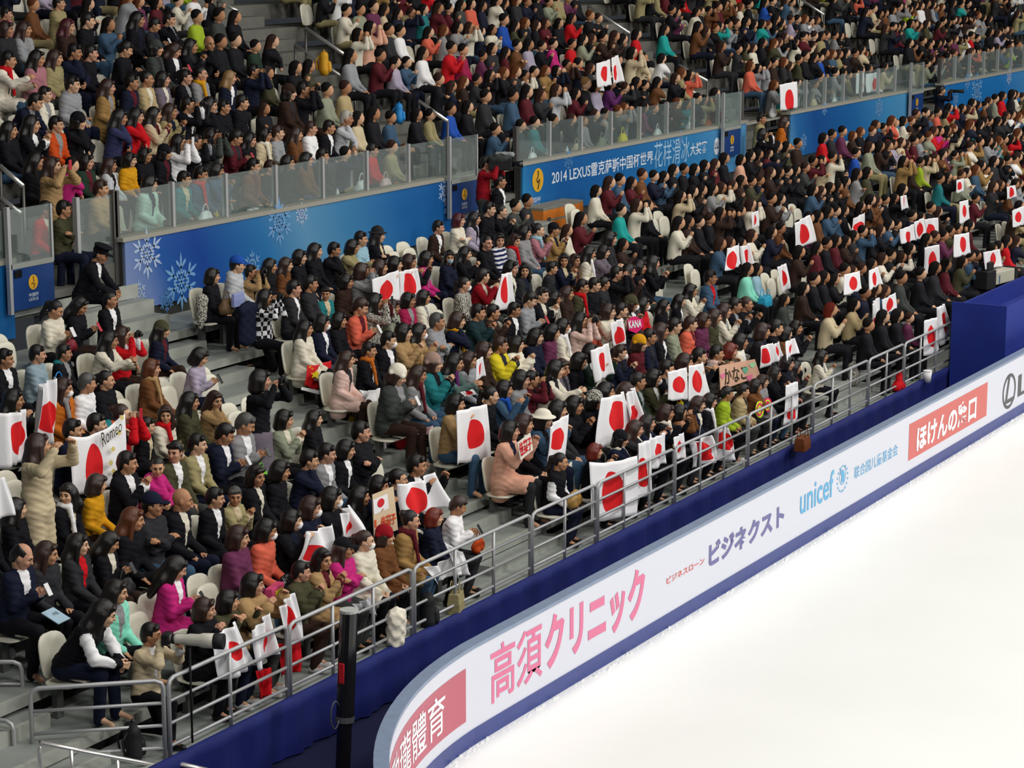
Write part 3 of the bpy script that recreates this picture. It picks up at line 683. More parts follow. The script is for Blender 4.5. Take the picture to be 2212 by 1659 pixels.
def logo(parent, px0, py0, px1, py1, Y, yo=0):
    x0, x1, z0, z1 = at_wall(px0, py1, px1, py0, Y); zc = (z0 + z1) / 2; h = abs(z1 - z0) / 2; xc = (x0 + x1) / 2; wd = abs(x1 - x0) / 2
    V, F = disc(); flat('logo_disc', V, F, GOLD, parent, on_wall(xc - wd, xc + wd, zc - h, zc + h, Y))
    b = MB(); y = Y - .003
    pts = [(.0, .8), (.03, .35), (-.25, .0), (-.1, -.2), (.25, .05), (.1, -.4), (-.05, -.75)]
    b.tube([(xc + u * wd, y, zc + v * h) for u, v in pts], .012 * h / .2, 5); o = b.obj('logo_figure', INK); o.parent = parent; o.matrix_parent_inverse = parent.matrix_world.inverted()
logo(BANN[2], 1150, 361, 1174, 417, 21.474)
tv, tf = text_geo('2014 LEXUS雷克萨斯中国杯世界', .012)
xa, xb, za, zb = at_wall(1192, 400, 1411, 337); hz = .285
flat('lettering', tv, tf, TXW, BANN[2], on_wall(xa, xb, za - .0, za + hz))
tv, tf = text_geo('花样滑冰', .0); xc2 = ony(1490, 330, 21.474)[0]
flat('lettering', tv, tf, mat('letter_script', lin('9fc4e2'), .5), BANN[2], on_wall(xb + .05, xc2 - .02, za - .10, za + hz + .16))
tv, tf = text_geo('大奖赛', .012); xd = ony(1527, 320, 21.474)[0]
flat('lettering', tv, tf, TXW, BANN[2], on_wall(xc2 + .02, xd, za, za + hz * .95))
V, F = disc(); x0, x1, z0, z1 = at_wall(1542, 336, 1555, 296); flat('logo_oval', V, F, TXW, BANN[2], on_wall(x0, x1, z0, z1))
tv, tf = text_geo('LU', .02); flat('lettering', tv, tf, mat('letter_navy', lin('16204a'), .5), BANN[2], on_wall(x0 + .04, x1 - .04, z0 + .14, z1 - .1, 21.471))
tv, tf = text_geo('中国杯\nLEXUS', .0); x0, x1, z0, z1 = at_wall(1143, 452, 1168, 424); flat('lettering', tv, tf, TXW, BANN[2], on_wall(x0, x1, z0, z1))

# ------------------------------------------------------------ advertising on the rink boards
ADM = {k: mat('ad_' + k, lin(v), .4, spec=.5) for k, v in dict(pink='e2739c', redtxt='dd6a62', violet='66659e', cyan='57aede', redpanel='d4635c', rose='bf5a6e', white='f4f4f8', dark='3d3d42').items()}
YT = YF - .004
def on_board(s0, s1, z0, z1, lift=.004): # u runs along the rim
    def f(u, v):
        x, y = rim(s0 + u * (s1 - s0), T + lift); return (x, y, z0 + v * (z1 - z0))
    return f
def bx(px, py): p = ony(px, py, YT); return p[0] - CCX, p[2]
def ad(txt, m, pl, pr, bold=.02, lift=.005, sub=None):
    s0, z0 = bx(*pl); s1, z1 = bx(*pr); tv, tf = text_geo(txt, bold)
    return flat('lettering', tv, tf, ADM[m], boards, on_board(s0, s1, z0, z1, lift))
def ad2(txt, m, pl, pr, dz0, dz1, bold, lift=.005):
    s0, z0 = bx(*pl); s1, z1 = bx(*pr); tv, tf = text_geo(txt, bold)
    return flat('lettering', tv, tf, ADM[m], boards, on_board(s0, s1, z0 + dz0, z1 + dz1, lift))
_s0, _z0 = bx(1060, 1520); _s1, _z1 = bx(1394, 1229); _sm, _ = bx(1172, 1400)
for _t, _a, _b, _bold in (('高須', _s0, _sm, .012), ('クリニック', _sm + .06, _s1, .04)):
    _tv, _tf = text_geo(_t, _bold); flat('lettering', _tv, _tf, ADM['pink'], boards, on_board(_a, _b, _z0 - .02, _z1 + .06, .005))
ad('ビジネスローン', 'redtxt', (1440, 1263), (1522, 1202), .02)
ad('ビジネクスト', 'violet', (1531, 1227), (1695, 1085), .045)
ad('unicef', 'cyan', (1728, 1113), (1802, 1014), .012)
ad('联合国儿童基金会', 'cyan', (1845, 1036), (1940, 957), .0)
s0, z0 = bx(1962, 996); s1, z1 = bx(2134, 825)
gx = [(i / 8, j) for i in range(9) for j in (0, 1)]; gf = [(2 * i, 2 * i + 2, 2 * i + 3, 2 * i + 1) for i in range(8)]
flat('ad_panel', gx, gf, ADM['redpanel'], boards, on_board(s0, s1, z0, z1, .003))
ad('ほけんの窓口', 'white', (1979, 978), (2110, 850), .04, .007)
ad('窓口へ', 'white', (2112, 893), (2121, 852), .0, .007) if False else None
def ring_geo(n=40, t=.09, half=None):
    V = []; F = []
    for i in range(n + 1):
        a = 2 * math.pi * i / n
        for r in (.5, .5 - t): V.append((.5 + r * math.cos(a), .5 + r * math.sin(a)))
    for i in range(n): F.append((2 * i, 2 * i + 2, 2 * i + 3, 2 * i + 1))
    return V, F
s0, z0 = bx(2165, 872); s1, z1 = bx(2196, 797); z0 = min(z0, z1 - .6)
V, F = ring_geo(); flat('emblem_oval', V, F, ADM['dark'], boards, on_board(s0, s1, z1 - .66, z1 - .02, .005))
flat('emblem_stroke', [(.42, .98), (.56, .98), (.36, .28), (.95, .28), (.9, .17), (.2, .17)], [(0, 1, 2, 5), (5, 2, 3, 4)], ADM['dark'], boards, on_board(s0, s1, z1 - .66, z1 - .02, .006))
s2, _ = bx(2199, 840); tv, tf = text_geo('LEXUS', .01); flat('lettering', tv, tf, ADM['dark'], boards, on_board(s2, s2 + 4.6, z1 - .55, z1 - .14, .005))
# globe emblem with a laurel
s0, z0 = bx(1807, 1068); s1, z1 = bx(1833, 1005); z1 = z0 + .42
V, F = ring_geo(36, .05); flat('emblem_globe', V, F, ADM['cyan'], boards, on_board(s0 + .1, s1 - .1, z0 + .1, z1 - .02, .005))
V, F = disc(); flat('emblem_figure', [(v[0] * .36 + .18, v[1] * .3 + .5) for v in V], F, ADM['cyan'], boards, on_board(s0 + .1, s1 - .1, z0 + .1, z1 - .02, .006))
flat('emblem_figure', [(.30, .15), (.75, .12), (.82, .5), (.6, .75), (.5, .55), (.35, .5)], [tuple(range(6))], ADM['cyan'], boards, on_board(s0 + .1, s1 - .1, z0 + .1, z1 - .02, .0055))
lv = []; lf = []
for sgn in (-1, 1):
    for i in range(7):
        a = math.pi * (-.45 + .13 * i); c = np.array([.5 + sgn * .44 * math.cos(a), .46 + .46 * math.sin(a)]); n = len(lv)
        d = np.array([sgn * .09, .02]); q = np.array([0, .05]); lv += [tuple(c - d * .5), tuple(c - q), tuple(c + d), tuple(c + q)]; lf.append((n, n + 1, n + 2, n + 3))
flat('emblem_laurel', lv, lf, ADM['cyan'], boards, on_board(s0, s1, z0, z1, .005))
# red panel round the corner
def rimpx(px, py):                          # nearest rim position to a pixel
    best = min(((proj((*rim(s / 20, T), 0.0))[0] - px) ** 2, s / 20) for s in range(-90, 40)); return best[1]
sR = rimpx(1008, 1500); panel_s0 = sR - 4.6
flat('ad_panel', [(i / 24, j) for i in range(25) for j in (0, 1)], [(2 * i, 2 * i + 2, 2 * i + 3, 2 * i + 1) for i in range(24)], ADM['rose'], boards, on_board(panel_s0, sR, -.28, .33, .003))
_tr = rimpx(960, 1540); _cw = (_tr - rimpx(926, 1560)) * 1.06; tv, tf = text_geo('勁瓏體育', .006)
flat('lettering', tv, tf, ADM['white'], boards, on_board(_tr - 4.3 * _cw, _tr, -.20, .25, .007))

# ------------------------------------------------------------ front guard rails
RAILS = [v * K for v in (20.44, 22.9, 25.87, 29.2, 31.32, 34.13, 37.16, 40.2, 43.1, 45.15, 48.1, 49.6)]
ORD = ['first', 'second', 'third', 'fourth', 'fifth', 'sixth', 'seventh', 'eighth', 'ninth', 'tenth', 'eleventh', 'twelfth', 'thirteenth', 'fourteenth', 'fifteenth', 'sixteenth', 'seventeenth', 'eighteenth', 'nineteenth', 'twentieth']
def rail_section(p0, p1, h, label, bays, group='guard rail sections', name='guard_rail', bars=4, low=.12, slope=0):
    p0 = np.array(p0, float); p1 = np.array(p1, float); d = (p1 - p0); L = np.linalg.norm(d[:2]); u = d / np.linalg.norm(d)
    r = .024; z = np.array([0, 0, 1.])
    top = MB().tube([p0, p0 + z * (h - .08), p0 + z * (h - .025) + u * .02, p0 + z * h + u * .08, p1 + z * h - u * .08, p1 + z * (h - .025) - u * .02, p1 + z * (h - .08), p1], r, 8)
    o = top.obj(name, STEEL, smooth=True); tag(o, label, 'railing', group)
    for i in range(1, bars):
        hh = low + (h - low) * (i - 1) / (bars - 1) * 1.0
        MB().tube([p0 + z * hh, p1 + z * hh], r * .8, 8).obj('rail', STEEL, o, True)
    for i in range(1, bays):
        q = p0 + d * i / bays; MB().tube([q, q + z * h], r * .9, 8).obj('post', STEEL, o, True)
    return o
RY = 13.96
RL = ['beside the kneeling photographer', 'in front of the cream coat and magenta tracksuit', 'in front of the tan coat and white knit jacket', 'closing the foot of the middle aisle', 'in front of the big flag draped over it',
      'in front of two crumpled flags', 'in front of the lime jacket', 'in front of the clapping cream jacket', 'closing the foot of the far aisle', 'in front of the red bag and black chair', 'in front of the hanging flag near the blue platform']
for i in range(11):
    L = RAILS[i + 1] - RAILS[i]
    rail_section((RAILS[i] + .03, RY, 0), (RAILS[i + 1] - .03, RY, 0), .83, 'grey steel guard rail ' + RL[i], max(2, round(L / .86)))
p = onz(65, 1487, .835); q = (RAILS[0] - .03, RY + .02, 0)
rail_section((p[0], p[1], 0), q, .83, 'grey steel guard rail crossing the foot of the bottom left aisle', 1)
a = onz(0, 1425, .83); b2 = onz(46, 1430, .83)
e = onz(-60, 1430, .83); rail_section((e[0], e[1], 0), (b2[0], b2[1], 0), .83, 'grey guard rail cut off by the left picture edge', 1)
a = onz(28, 1560, .5); e = onz(-70, 1545, .5); rail_section((e[0], e[1], -.2), (a[0], a[1], -.2), .7, 'short grey stair rail in the bottom left corner', 1, bars=2, low=.35)
a = onz(84, 1605, .55); e = onz(352, 1652, -.05)
d0, d1 = np.array(a), np.array(e)
hr = MB().tube([d0 - (0, 0, .62), d0 - (0, 0, .06), d0 - (-.02, 0, .0) , d1 + (-.05, 0, 0), d1 - (0, 0, .06), d1 - (0, 0, .35)], .024, 10).obj('stair_handrail', SHINY, smooth=True)
tag(hr, 'shiny stair handrail sloping down across the bottom left corner', 'handrail')
MB().tube([d0 - (0, 0, .38), d1 - (0, 0, .32)], .02, 8).obj('rail', SHINY, hr, True)
for t in (.25, .62): m0 = d0 + (d1 - d0) * t; MB().tube([m0, m0 - (0, 0, .5)], .02, 8).obj('post', SHINY, hr, True)
a = onz(378, 1652, -.05); e = onz(560, 1690, -.35); hr2 = MB().tube([np.array(a) - (0, 0, .4), np.array(a) - (0, 0, .05), np.array(a) + (.05, 0, 0), e], .024, 10).obj('stair_handrail', SHINY, smooth=True)
tag(hr2, 'rounded end of a shiny handrail at the bottom edge', 'handrail')

# ------------------------------------------------------------ glass balustrade on the wall
GL = bpy.data.materials.new('glass'); GL.use_nodes = True; nt = GL.node_tree; nt.nodes.clear()
out = nt.nodes.new('ShaderNodeOutputMaterial'); tr = nt.nodes.new('ShaderNodeBsdfTransparent'); gl = nt.nodes.new('ShaderNodeBsdfGlossy'); df = nt.nodes.new('ShaderNodeBsdfDiffuse')
tr.inputs[0].default_value = (.90, .95, .94, 1); gl.inputs['Roughness'].default_value = .03; df.inputs[0].default_value = (.62, .72, .72, 1)
m1 = nt.nodes.new('ShaderNodeMixShader'); m1.inputs[0].default_value = .07; m2 = nt.nodes.new('ShaderNodeMixShader'); m2.inputs[0].default_value = .05
nt.links.new(tr.outputs[0], m1.inputs[1]); nt.links.new(df.outputs[0], m1.inputs[2]); nt.links.new(m1.outputs[0], m2.inputs[1]); nt.links.new(gl.outputs[0], m2.inputs[2]); nt.links.new(m2.outputs[0], out.inputs[0])
GLB = ['left of the gate at the left edge', 'above the snowflake banner', 'above the lettered banner', 'above the banner behind the red shirt', 'along the farthest wall on the right']
EDGE = mat('glass_edge', lin('5d8378'), .3)
for i, (x0, x1) in enumerate(SEGS):
    n = max(1, round((x1 - x0) / 1.27)); o = link('glass_balustrade', None, loc=((x0 + x1) / 2, 21.6, 3.725)); tag(o, 'glass balustrade with grey posts ' + GLB[i], 'balustrade', 'glass balustrades')
    bpy.context.view_layer.update()
    def par(c): c.parent = o; c.matrix_parent_inverse = Matrix.Translation(o.location).inverted(); return c
    for j in range(n + 1):
        x = x0 + (x1 - x0) * j / n; wd = .05 if j in (0, n) else .03
        if 18 < x < 84: par(box('post', DARKSTEEL if j in (0, n) else STEEL, x - wd, x + wd, 21.58, 21.66, 3.725, 3.725 + .68))
    for j in range(n):
        a = x0 + (x1 - x0) * j / n + .035; b2 = x0 + (x1 - x0) * (j + 1) / n - .035
        if b2 > 18 and a < 84: par(box('glass_pane', GL, a, b2, 21.60, 21.612, 3.73, 3.725 + .66))
# swing gates at the wall openings
GATE = mat('gate_blue', lin('123a78'), .4, spec=.5)
for i, (x0, px0, px1, lab) in enumerate(((24.0, 15, 108, 'blue and glass gate at the top of the left stairs'), (35.75, 970, 1028, 'blue and glass gate beside the television camera operator'), (48.75, 1556, 1592, 'blue and glass gate beside the two people against the wall'), (59.9, 1955, 1981, 'blue and glass gate beside the standing photographer on the right'))):
    xa = ony(px0, 500, 21.4)[0]; xb = ony(px1, 500, 21.4)[0]
    g = box('barrier_gate', GATE, xa, xb, 21.36, 21.40, 3.02, 3.62); tag(g, lab, 'gate', 'wall gates')
    box('glass_pane', GL, xa + .03, xb - .03, 21.375, 21.387, 3.66, 4.42, g); box('post', STEEL, xa - .04, xa + .02, 21.35, 21.41, 2.98, 4.46, g); box('post', STEEL, xb - .02, xb + .02, 21.36, 21.40, 3.62, 4.42, g)
    box('gate_rail', mat('gate_rail', lin('8f948f'), .5), xa, xb, 21.35, 21.41, 3.60, 3.67, g); box('latch', BLACKG, xa + .06, xa + .2, 21.34, 21.36, 3.48, 3.58, g)
    xm = (xa + xb) / 2; hw = .095; V, F = disc(); flat('logo_disc', V, F, GOLD, g, on_wall(xm - hw, xm + hw, 3.27, 3.48, 21.355))
    bq = MB(); bq.tube([(xm, 21.352, 3.46), (xm + .01, 21.352, 3.38), (xm - .04, 21.352, 3.36), (xm + .03, 21.352, 3.35), (xm, 21.352, 3.29)], .006, 5); bq.obj('logo_figure', INK, g)
    tv, tf = text_geo('中国杯\nLEXUS', 0); flat('lettering', tv, tf, TXW, g, on_wall(xm - .1, xm + .1, 3.12, 3.23, 21.355))
# handrails on the upper stairs
UH = [((660, 60), (765, 132), 37.0, 'upper of two bright handrails on the stairs by the yellow backpack'), ((637, 95), (766, 185), 37.0, 'lower of two bright handrails on the stairs by the yellow backpack'),
      ((905, 218), (967, 262), 37.0, 'bright handrail above the gate by the television camera operator'), ((0, 358), (50, 402), 25.2, 'upper bright handrail at the left picture edge'), ((0, 425), (46, 462), 25.2, 'lower bright handrail at the left picture edge'),
      ((1270, 12), (1360, 72), 50.0, 'long handrail at the top above the two flags'), ((1245, 35), (1352, 118), 50.0, 'second handrail at the top left of the two flags'), ((1462, 138), (1528, 175), 50.0, 'upper short handrail above the lettered banner end'), ((1470, 178), (1516, 212), 50.0, 'lower short handrail above the lettered banner end'),
      ((1677, 4), (1766, 62), 62.0, 'lower long handrail at the top right'), ((1727, -4), (1780, 32), 62.0, 'upper long handrail at the top right'), ((470, 0), (512, 24), 37.0, 'short handrail cut off by the top edge')]
for p, q, X, lab in UH:
    a, b2 = onx(*p, X), onx(*q, X); o = MB().tube([a, b2], .034, 8).obj('stair_handrail', SHINY, smooth=True); tag(o, lab, 'handrail', 'upper stair handrails')
    zf = UZ + UR * max(0, round((b2[1] - UY) / UP)); MB().tube([b2 + (0, 0, .0), (b2[0], b2[1], min(zf - .1, b2[2] - .5))], .022, 8).obj('post', DARKSTEEL, o, True)
    zf = UZ + UR * max(0, round((a[1] - UY) / UP)); MB().tube([a, (a[0], a[1], min(zf - .1, a[2] - .5))], .022, 8).obj('post', DARKSTEEL, o, True)

# glass screen between the left gate and the wall
xa, xb = ony(170, 560, 21.62)[0], ony(246, 540, 21.62)[0]; g = link('glass_screen', None, loc=((xa + xb) / 2, 21.62, 3.0)); tag(g, 'glass screen with grey frame beside the police officer at the top of the left stairs', 'screen'); bpy.context.view_layer.update()
def gp(c): c.parent = g; c.matrix_parent_inverse = Matrix.Translation(g.location).inverted(); return c
gp(box('kick_panel', mat('panel_grey', lin('5d5c58'), .6), xa, xb, 21.60, 21.64, 3.02, 3.36)); gp(box('glass_pane', GL, xa + .03, xb, 21.615, 21.627, 3.36, 4.36)); gp(box('post', STEEL, xa - .05, xa + .02, 21.58, 21.66, 3.02, 4.40)); gp(box('post', DARKSTEEL, xb - .02, xb + .06, 21.58, 21.66, 3.02, 4.42))
# ------------------------------------------------------------ who sits where (head position in the photograph, hair, hair colour, top, garment, pose, head turn, extras)
LOWER = """
11 775 short k black suit lap 1 shirt
80 766 short k slate track lap 1 down
138 763 short k black jacket lap 1 down,collar=teal
120 669 pony k cream sweater phone 1 -
171 662 long k black varsity phone 0 down
239 648 shaved k black uniform lap 1 down,shirt,stand=stairs
211 551 police k black uniform knees 0 shirt,stand=stairs
267 724 long b red jacket camera 1 -
236 736 long k cream jacket reach 1 low
344 712 beanie k navy jacket lap 1 hat=olive,long
327 796 bob a brown coat lap 1 scarf=tan
186 825 short g white sweater lap 2 up
223 823 pony k black jacket lap 1 -
130 837 long b orange coat lap 1 mask,scarf=grey
29 864 long k charcoal coat flag 1 -
102 950 long b beige coat standflag 2 stand
163 927 short k navy jacket flag 1 -
199 919 short k black jacket flag 1 -
283 890 bun b red jacket camera 1 -
355 897 long b cream sweater lap -2 scarf=red
295 930 short k black jacket lap 1 -
273 1000 short k black hoodie clap 1 shirt
355 1005 bun k magenta hoodie chin -2 -
168 1056 bob b mustard sweater lap 2 -
120 1076 long k black coat lap -3 scarf=white
49 1095 long k black jacket lap 2 -
329 1080 cap k charcoal jacket crossed 1 hat=navy
275 1121 long a black jacket lap 1 -
374 1081 bald k black jacket lap 1 down
50 1200 balding k navy suit phone 1 shirt
88 1195 long b charcoal jacket lap 1 -
186 1171 long k charcoal jacket lap 1 red
231 1175 long k black jacket phone 1 -
8 1150 short k black jacket lap 1 -
207 1293 long k black varsity lean 1 white
243 1276 long k mint jacket lap 1 -
376 1229 long k magenta coat phone 1 -
327 1371 short k beige jacket shoot 1 kneel,shirt
430 772 bob k lilac sweater phone 1 -
410 868 long k olive jacket lap 1 -
465 865 long b tan jacket chin -1 -
563 819 bob k black dress standcamera 2 stand
516 920 short g grey jacket phone 1 -
613 907 bob k sage jacket clap 1 -
680 905 long k black coat lap 1 -
390 972 short k olive jacket lap -3 shirt
425 960 short k khaki jacket lap 1 shirt
470 943 short k navy suit phone 1 shirt
596 1016 bob k black sweater lap 1 -
540 1033 bob k black jacket lap -1 -
671 993 short k navy jacket chin 1 -
699 978 short k grey jacket lap 1 shirt
457 1074 short k black coat lap 1 -
521 1068 short g khaki jacket clap -2 -
670 1097 bob b navy coat lap 1 mask
641 1120 bob k black jacket flag 1 mask
514 1161 bob b plum jacket lap 1 -
566 1144 bob k coral jacket lap 1 mask
498 1297 bob k olive jacket flag 2 -
539 1266 bob k tan puffer flag 1 -
443 1316 bob b black coat flag 1 -
654 1234 short k olive puffer clap 1 -
692 1211 long k tan coat clap -1 -
767 931 short k black puffer crossed 1 -
745 968 bob k black jacket lap 1 shirt
704 1081 bob k black suit lap 1 mask
780 1072 long k black coat flag 1 -
836 1043 bob k navy jacket flag 1 -
852 1038 pony k navy jacket flag 1 -
885 1004 short k black suit flag 1 shirt
878 1123 bun k camel coat lap 1 scarf=maroon
940 1118 bob r navy coat lap 1 -
987 1095 short b white knit phone 1 -
833 1158 beanie b brown coat lap 1 hat=crimson
787 1169 pony b cream coat lap 1 mask
745 1184 cap b magenta hoodie crossed 1 hat=black,long
459 597 bob k black jacket lap 1 -
519 568 cap k silver hoodie lap 1 hat=blue
553 590 short k tan jacket camera 1 -
582 573 long k black jacket lap 1 -
613 571 long b brown sweater lap 1 -
646 556 bob k black sweater lap 1 -
677 543 long k black hoodie lap 1 -
709 543 short k black jacket chin 1 -
574 643 long k plaid jacket camera 1 kneel
642 622 short k charcoal suit lap 1 shirt
675 612 short k charcoal suit lap 1 -
693 640 short k teal jacket lap -2 child
743 607 bob k darkbrown jacket lap 1 -
668 708 long k cream coat lap 1 -
701 697 bob k navy jacket lap 1 mask,shirt
742 690 bob k black jacket lap 1 -
759 535 bob k khaki jacket reach 1 low
777 517 short k sky jacket lap 1 -
816 509 fedora k black jacket crossed 1 hat=charcoal,long
943 490 short k darkbrown sweater lap 1 shirt
994 475 bob m cream sweater crossed 1 -
1018 472 long k lilac jacket lap 1 -
821 578 bob b black jacket flag 1 -
853 571 bob k navy jacket flag 1 -
883 566 bob b charcoal jacket flag 1 -
915 558 bob k magenta jacket lap 1 -
972 556 long k navy jacket lap -2 bluemask
1006 548 long k black coat clap 1 -
1056 524 pony k black jacket lap -1 -
1087 517 bob k stripe jacket lap -2 -
1042 597 short k crimson jacket flag 2 -
1003 615 pony k tweed jacket lap 1 mask
811 652 long k tweed jacket camera 1 -
855 662 bob b sage jacket lap 1 scarf=black
881 649 bob k raspberry jacket lap 1 -
912 644 bob k cream jacket lap 1 -
757 669 short b coral jacket phone 1 -
840 731 short k black suit lap 1 mask,shirt
901 719 long k tan coat clap 1 mask
858 722 bob k tan coat clap 1 -
951 693 short g heather hoodie crossed 1 -
979 695 bob b navy jacket chin 1 scarf=mustard
1032 675 short k darkteal jacket clap 1 -
743 775 long b palepink coat lap 1 -
808 754 short k black coat lap 1 scarf=orange
857 809 beanie b graphite puffer phone 1 hat=ivory
901 806 long b grey jacket lap 1 scarf=maroon
936 785 beanie b teal puffer clap 1 hat=mushroom
976 785 long k greyteal sweater reach 1 scarf=purple,low
1008 776 long b heather jacket lap 1 -
1045 757 bob b darkbrown jacket lap 1 -
984 872 bob k tan jacket flag 1 -
1059 851 pony k black jacket lap 1 -
1126 504 bob k grey jacket lap 1 -
1158 499 bun k dustypink jacket clap 1 scarf=sky
1197 496 cap k camel coat clap 1 hat=black
1227 500 long b cream coat lap 1 -
1108 519 bob b grey jacket lap -1 scarf=red
1134 584 long k charcoal jacket lap -2 -
1188 584 short k charcoal jacket lap 1 -
1228 560 long k navy jacket clap -2 -
1253 560 long b brown jacket lap -1 -
1274 545 long k cream coat lap 1 scarf=white
1295 547 bob k greypurple sweater reach 1 low
1305 519 bob k charcoal jacket lap 1 -
1349 456 short k turquoise coat phone 1 -
1254 618 short k olive jacket lap 1 scarf=red
1277 615 short k black jacket lap 1 -
1222 635 long b darkbrown coat lap 1 -
1140 649 short k heather jacket phone 1 -
1110 667 short k black suit lap 1 shirt
1204 644 bob k tweed coat lap 1 -
1333 591 short k black jacket camera 1 -
1358 586 long k darkbrown jacket clap 1 -
1311 674 bob b cream jacket flag 1 -
1344 670 short k charcoal jacket flag 1 -
1363 657 beanie b charcoal coat lap 1 hat=olive,mask
1254 692 long k palepink sweater camera 1 -
1287 695 bob b coral jacket lap 1 -
1162 726 bob k navy jacket lap 1 -
1189 716 bob k plum jacket lap 1 -
1209 708 bob k cream jacket lap 1 mask,scarf=white
1080 746 short b yellow puffer clap 1 -
1116 744 bob k ivory puffer clap 1 -
1087 842 bob k denim jacket flag 1 scarf=blue
1113 820 bob k grey jacket lap 1 -
1149 820 short k maroon jacket camera 1 -
1196 796 bob k cream coat reach 1 -
1219 793 bob b greypurple jacket lap -1 -
1248 778 bob k black jacket lap 1 mask
1267 763 bob k darkgreen jacket flag 1 -
1341 762 short b navy jacket clap 1 mask
1376 741 beanie b maroon jacket lap 1 hat=mustard
1173 907 bucket k denim jacket flag 1 hat=ivory
1131 916 bob b black jacket lap 1 -
1100 931 bob k salmon coat flag 1 -
1284 866 beanie k black jacket chin 1 hat=knit
1308 845 long k black coat lap 1 -
1349 846 bob b black jacket phone 1 -
1240 876 bob k black jacket clap 1 -
1204 879 bob k charcoal jacket lap 1 -
1204 996 pony k black varsity lap 1 white
1286 976 bob r black jacket flag 1 -
1341 950 beanie k navy coat chin 1 hat=black,scarf=ivory
1372 927 long b charcoal jacket chin 1 -
1389 658 long k red jacket lap 1 mask
1402 728 short k navy jacket lap 1 -
1428 715 long b black jacket lap 1 shirt
1456 705 short k sage jacket lap 1 -
1485 699 short b coral puffer lap 1 -
1516 690 bob b plum jacket lap 1 -
1543 681 long b olive jacket lap 1 -
1561 673 long b cream jacket clap 1 -
1584 661 short k black jacket clap 1 -
1464 661 long k black jacket lap 1 -
1431 664 long k black coat lap 1 -
1667 699 short k black jacket lap 1 -
1648 715 bob b charcoal jacket lap 1 -
1599 738 bob k ivory jacket lap 1 -
1571 757 bob r olive jacket lap 1 -
1547 764 short k grey jacket flag 1 scarf=palepink
1509 767 short k black jacket flag 1 -
1478 775 bob b charcoal jacket flag 1 -
1438 791 short k black jacket flag 1 -
1412 816 bob k olive jacket clap 1 mask
1377 824 short k darkgreen jacket lap 1 -
1683 788 bob k black jacket lap 1 -
1674 808 long k black coat clap 1 -
1654 824 bob b grey coat lap 1 -
1633 835 bob k brown jacket chin 1 -
1610 842 short k sand puffer lap 1 -
1565 850 short k lime jacket lap 1 -
1527 866 bob k black jacket lap 1 scarf=white
1504 871 bob b navy jacket lap 1 -
1470 891 bob k brown jacket camera 1 -
1439 892 bob b black jacket flag 1 scarf=ivory
1399 914 long k navy suit flag 1 shirt
1719 799 long k charcoal coat clap 1 -
1777 772 long k cream jacket clap 1 lean
1795 669 bob r beige coat clap 1 -
1846 658 beanie k sand coat clap 1 hat=ivory
1876 703 short k black jacket lap 1 collar=purple
1916 687 long k black jacket phone 1 -
1940 681 bob k black jacket lap 1 mask
1965 700 short b plum jacket lap 1 -
1696 651 long k graphite puffer lap 1 -
1616 582 long k mint coat lap 1 -
1636 582 bob k sky jacket lap 1 -
1535 599 short k denim jacket lap 1 redshirt
1954 599 short k graphite sweater phone 1 -
1989 592 short k black jacket lap 1 -
2021 579 bun k charcoal suit lap 1 -
2044 572 long k maroon coat lap 1 mask
1907 559 bob b ivory coat clap 1 -
1950 559 bob b ivory coat camera 1 -
1870 632 short k navy suit flag 1 -
1893 625 bob b black jacket flag 1 -
1780 298 cap k red sweater lap 1 hat=palepink
1798 291 short k charcoal jacket lap 1 -
1820 284 short k plum jacket lap 1 -
1602 345 bucket k salmon jacket lap 1 hat=salmon
1546 355 long b maroon coat lap 1 -
1706 318 bob k olive coat phone 1 scarf=ivory
1850 331 short k blue jacket lap 1 -
"""
